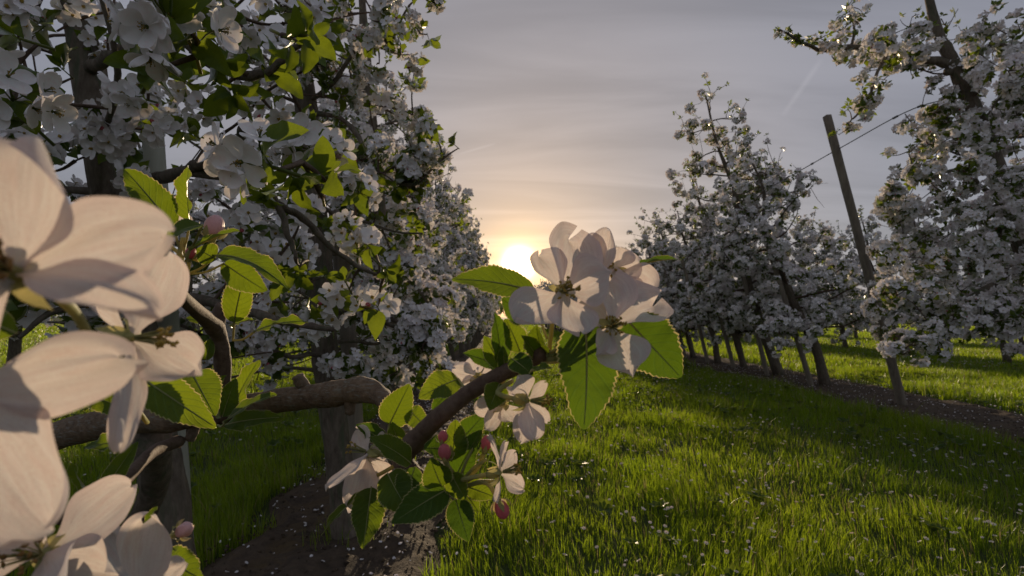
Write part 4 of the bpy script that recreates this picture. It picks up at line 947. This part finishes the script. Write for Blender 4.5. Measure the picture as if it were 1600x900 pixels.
# broad-leaved weeds in the grass
wt = Tpl()
for k in range(6):
    a = k * 1.05; d_ = np.array([math.cos(a), math.sin(a), .55]); V, F, uv = leaf_geo(3, 1, .05, .03, .3, .1, .02, 0, gr); wt.put(V @ frame(d_, (0, 0, 1)).T, F, None, 0)
x, y = sample(1.5, 9, 16); k = ~in_soil(x, y) & (vnoise(x, y, .7, 23) > .5); x, y = x[k], y[k]; n = len(x)
Ms = np.array([axis_frame((gr.normal() * .2, gr.normal() * .2, 1), gr.uniform(0, 6.28)) * gr.uniform(.6, 1.3) for _ in range(n)])
add('weeds', scatter([wt], np.zeros(n, int), Ms, np.stack([x, y, gr.uniform(.02, .06, n)], -1), 'weeds', ('leaf',)), kind='stuff', label='low broad-leaved weeds dotted through the grass', category='weeds')
# small white daisies
dt_ = Tpl()
for k in range(6):
    a = k * 1.047; d_ = np.array([math.cos(a), math.sin(a), .35]); s_ = np.array([-math.sin(a), math.cos(a), 0])
    dt_.put(np.array([d_ * .002 - s_ * .001, d_ * .002 + s_ * .001, d_ * .009 + s_ * .0038, d_ * .009 - s_ * .0038]), [(0, 1, 2, 3)], None, 0)
dt_.put(OCT_V[:5] * np.array([.003, .003, .002]) + (0, 0, .002), None, OCT_T[:4], 1)
tube(dt_, [np.array([0, 0, -.07]), np.array([0, 0, 0.])], .0008, 3, 2, cap=False)
xs, ys = [], []
for d0, d1, dens in ((1.5, 4, 130), (4, 9, 100), (9, 20, 24), (20, 40, 2)):
    x, y = sample(d0, d1, dens); f = vnoise(x, y, 1.1, 41) * .6 + vnoise(x, y, .3, 42) * .4
    k = ~in_soil(x, y) & (gr.uniform(size=len(x)) < np.clip((f - .40 + .22 * np.exp(-((x - 1.1) / 1.0) ** 2)) * 3, .02, 1)); xs.append(x[k]); ys.append(y[k])
x, y = np.concatenate(xs), np.concatenate(ys); n = len(x)
Ms = np.array([axis_frame((gr.normal() * .35, gr.normal() * .35, 1), gr.uniform(0, 6.28)) * gr.uniform(.45, .85) * (1 + .05 * yy) for yy in y])
add('daisies', scatter([dt_], np.zeros(n, int), Ms, np.stack([x, y, gr.uniform(.06, .10, n)], -1), 'daisies', ('daisy', 'anther', 'stem')), kind='stuff', label='tiny white daisies sprinkled over the grass', category='daisies')
# fallen petals
pt = [Tpl() for _ in range(3)]
for q in pt: V, F, uv = petal_geo(3, 2, .015, .012, .6, -.12, .08, gr); q.put(V, F, None, 0, uv)
n = 2600; y = np.sqrt(gr.uniform(1.2 ** 2, 9 ** 2, n)); side = gr.uniform(size=n) < .55
x = np.where(side, left_x(y) + gr.uniform(-.40, .48, n), right_x(y) + gr.uniform(-.6, .7, n)); y = np.where(side, 1.2 + (y - 1.2) * .6, y)
x = np.where(side, left_x(y) + gr.uniform(-.40, .48, n), x)
z = np.full(n, .052)
Ms = np.array([axis_frame((gr.normal() * .35, gr.normal() * .35, 1), gr.uniform(0, 6.28)) * gr.uniform(.5, 1.15) for _ in range(n)])
def soil_z(x, y, seed): return .006 + .030 * vnoise(x, y, .16, seed + 1) + .020 * vnoise(x, y, .06, seed + 2) + .012 * vnoise(x, y, .03, seed + 3)
z = np.where(side, soil_z(x, y, 3), soil_z(x, y, 9)) + .004
add('fallen_petals', scatter(pt, gr.integers(0, 3, n), Ms, np.stack([x, y, z], -1), 'fallen_petals', ('petal',)), kind='stuff', label='white petals fallen on the dark soil strips', category='petals')
# clods and crumbs
ct = Tpl(); ct.put(OCT_V * np.array([1, .8, .6]) * (1 + .2 * gr.normal(size=(6, 1))), None, OCT_T, 0)
n = 5200; y = gr.uniform(1.1, 8.5, n); side = gr.uniform(size=n) < .6; x = np.where(side, left_x(y) + gr.uniform(-.40, .43, n), right_x(y) + gr.uniform(-.5, .6, n))
Ms = np.array([axis_frame(gr.normal(size=3)) * (.004 + .009 * gr.uniform() ** 3) for _ in range(n)]); z = np.where(side, soil_z(x, y, 3), soil_z(x, y, 9)) + .002
add('soil_crumbs', scatter([ct], np.zeros(n, int), Ms, np.stack([x, y, z], -1), 'crumbs', ('soil',)), kind='stuff', label='loose dark crumbs of earth on the soil strips', category='soil crumbs')

# ------------------------------------------------------------------ far wood on the skyline
wr = np.random.default_rng(123); n = 7000
ang = wr.uniform(-.95, .95, n); dist = wr.uniform(95, 130, n)
hh = 2.2 + 3.4 * vnoise(ang * 40, ang * 0, 3.1, 3) + 1.6 * vnoise(ang * 40, ang * 0, .9, 4)
pos = np.stack([np.tan(ang) * dist, dist, hh * np.sqrt(wr.uniform(0, 1, n))], -1)
lt = Tpl(); V, F, uv = leaf_geo(2, 1, .8, .5, .3, .1, .05, 0, wr); lt.put(V, F, None, 0)
Ms = np.array([axis_frame(wr.normal(size=3)) * wr.uniform(.9, 1.9) for _ in range(n)])
add('distant_wood', scatter([lt], np.zeros(n, int), Ms, pos, 'wood', ('leaf',)), kind='stuff', label='low dark line of distant trees on the skyline', category='wood')
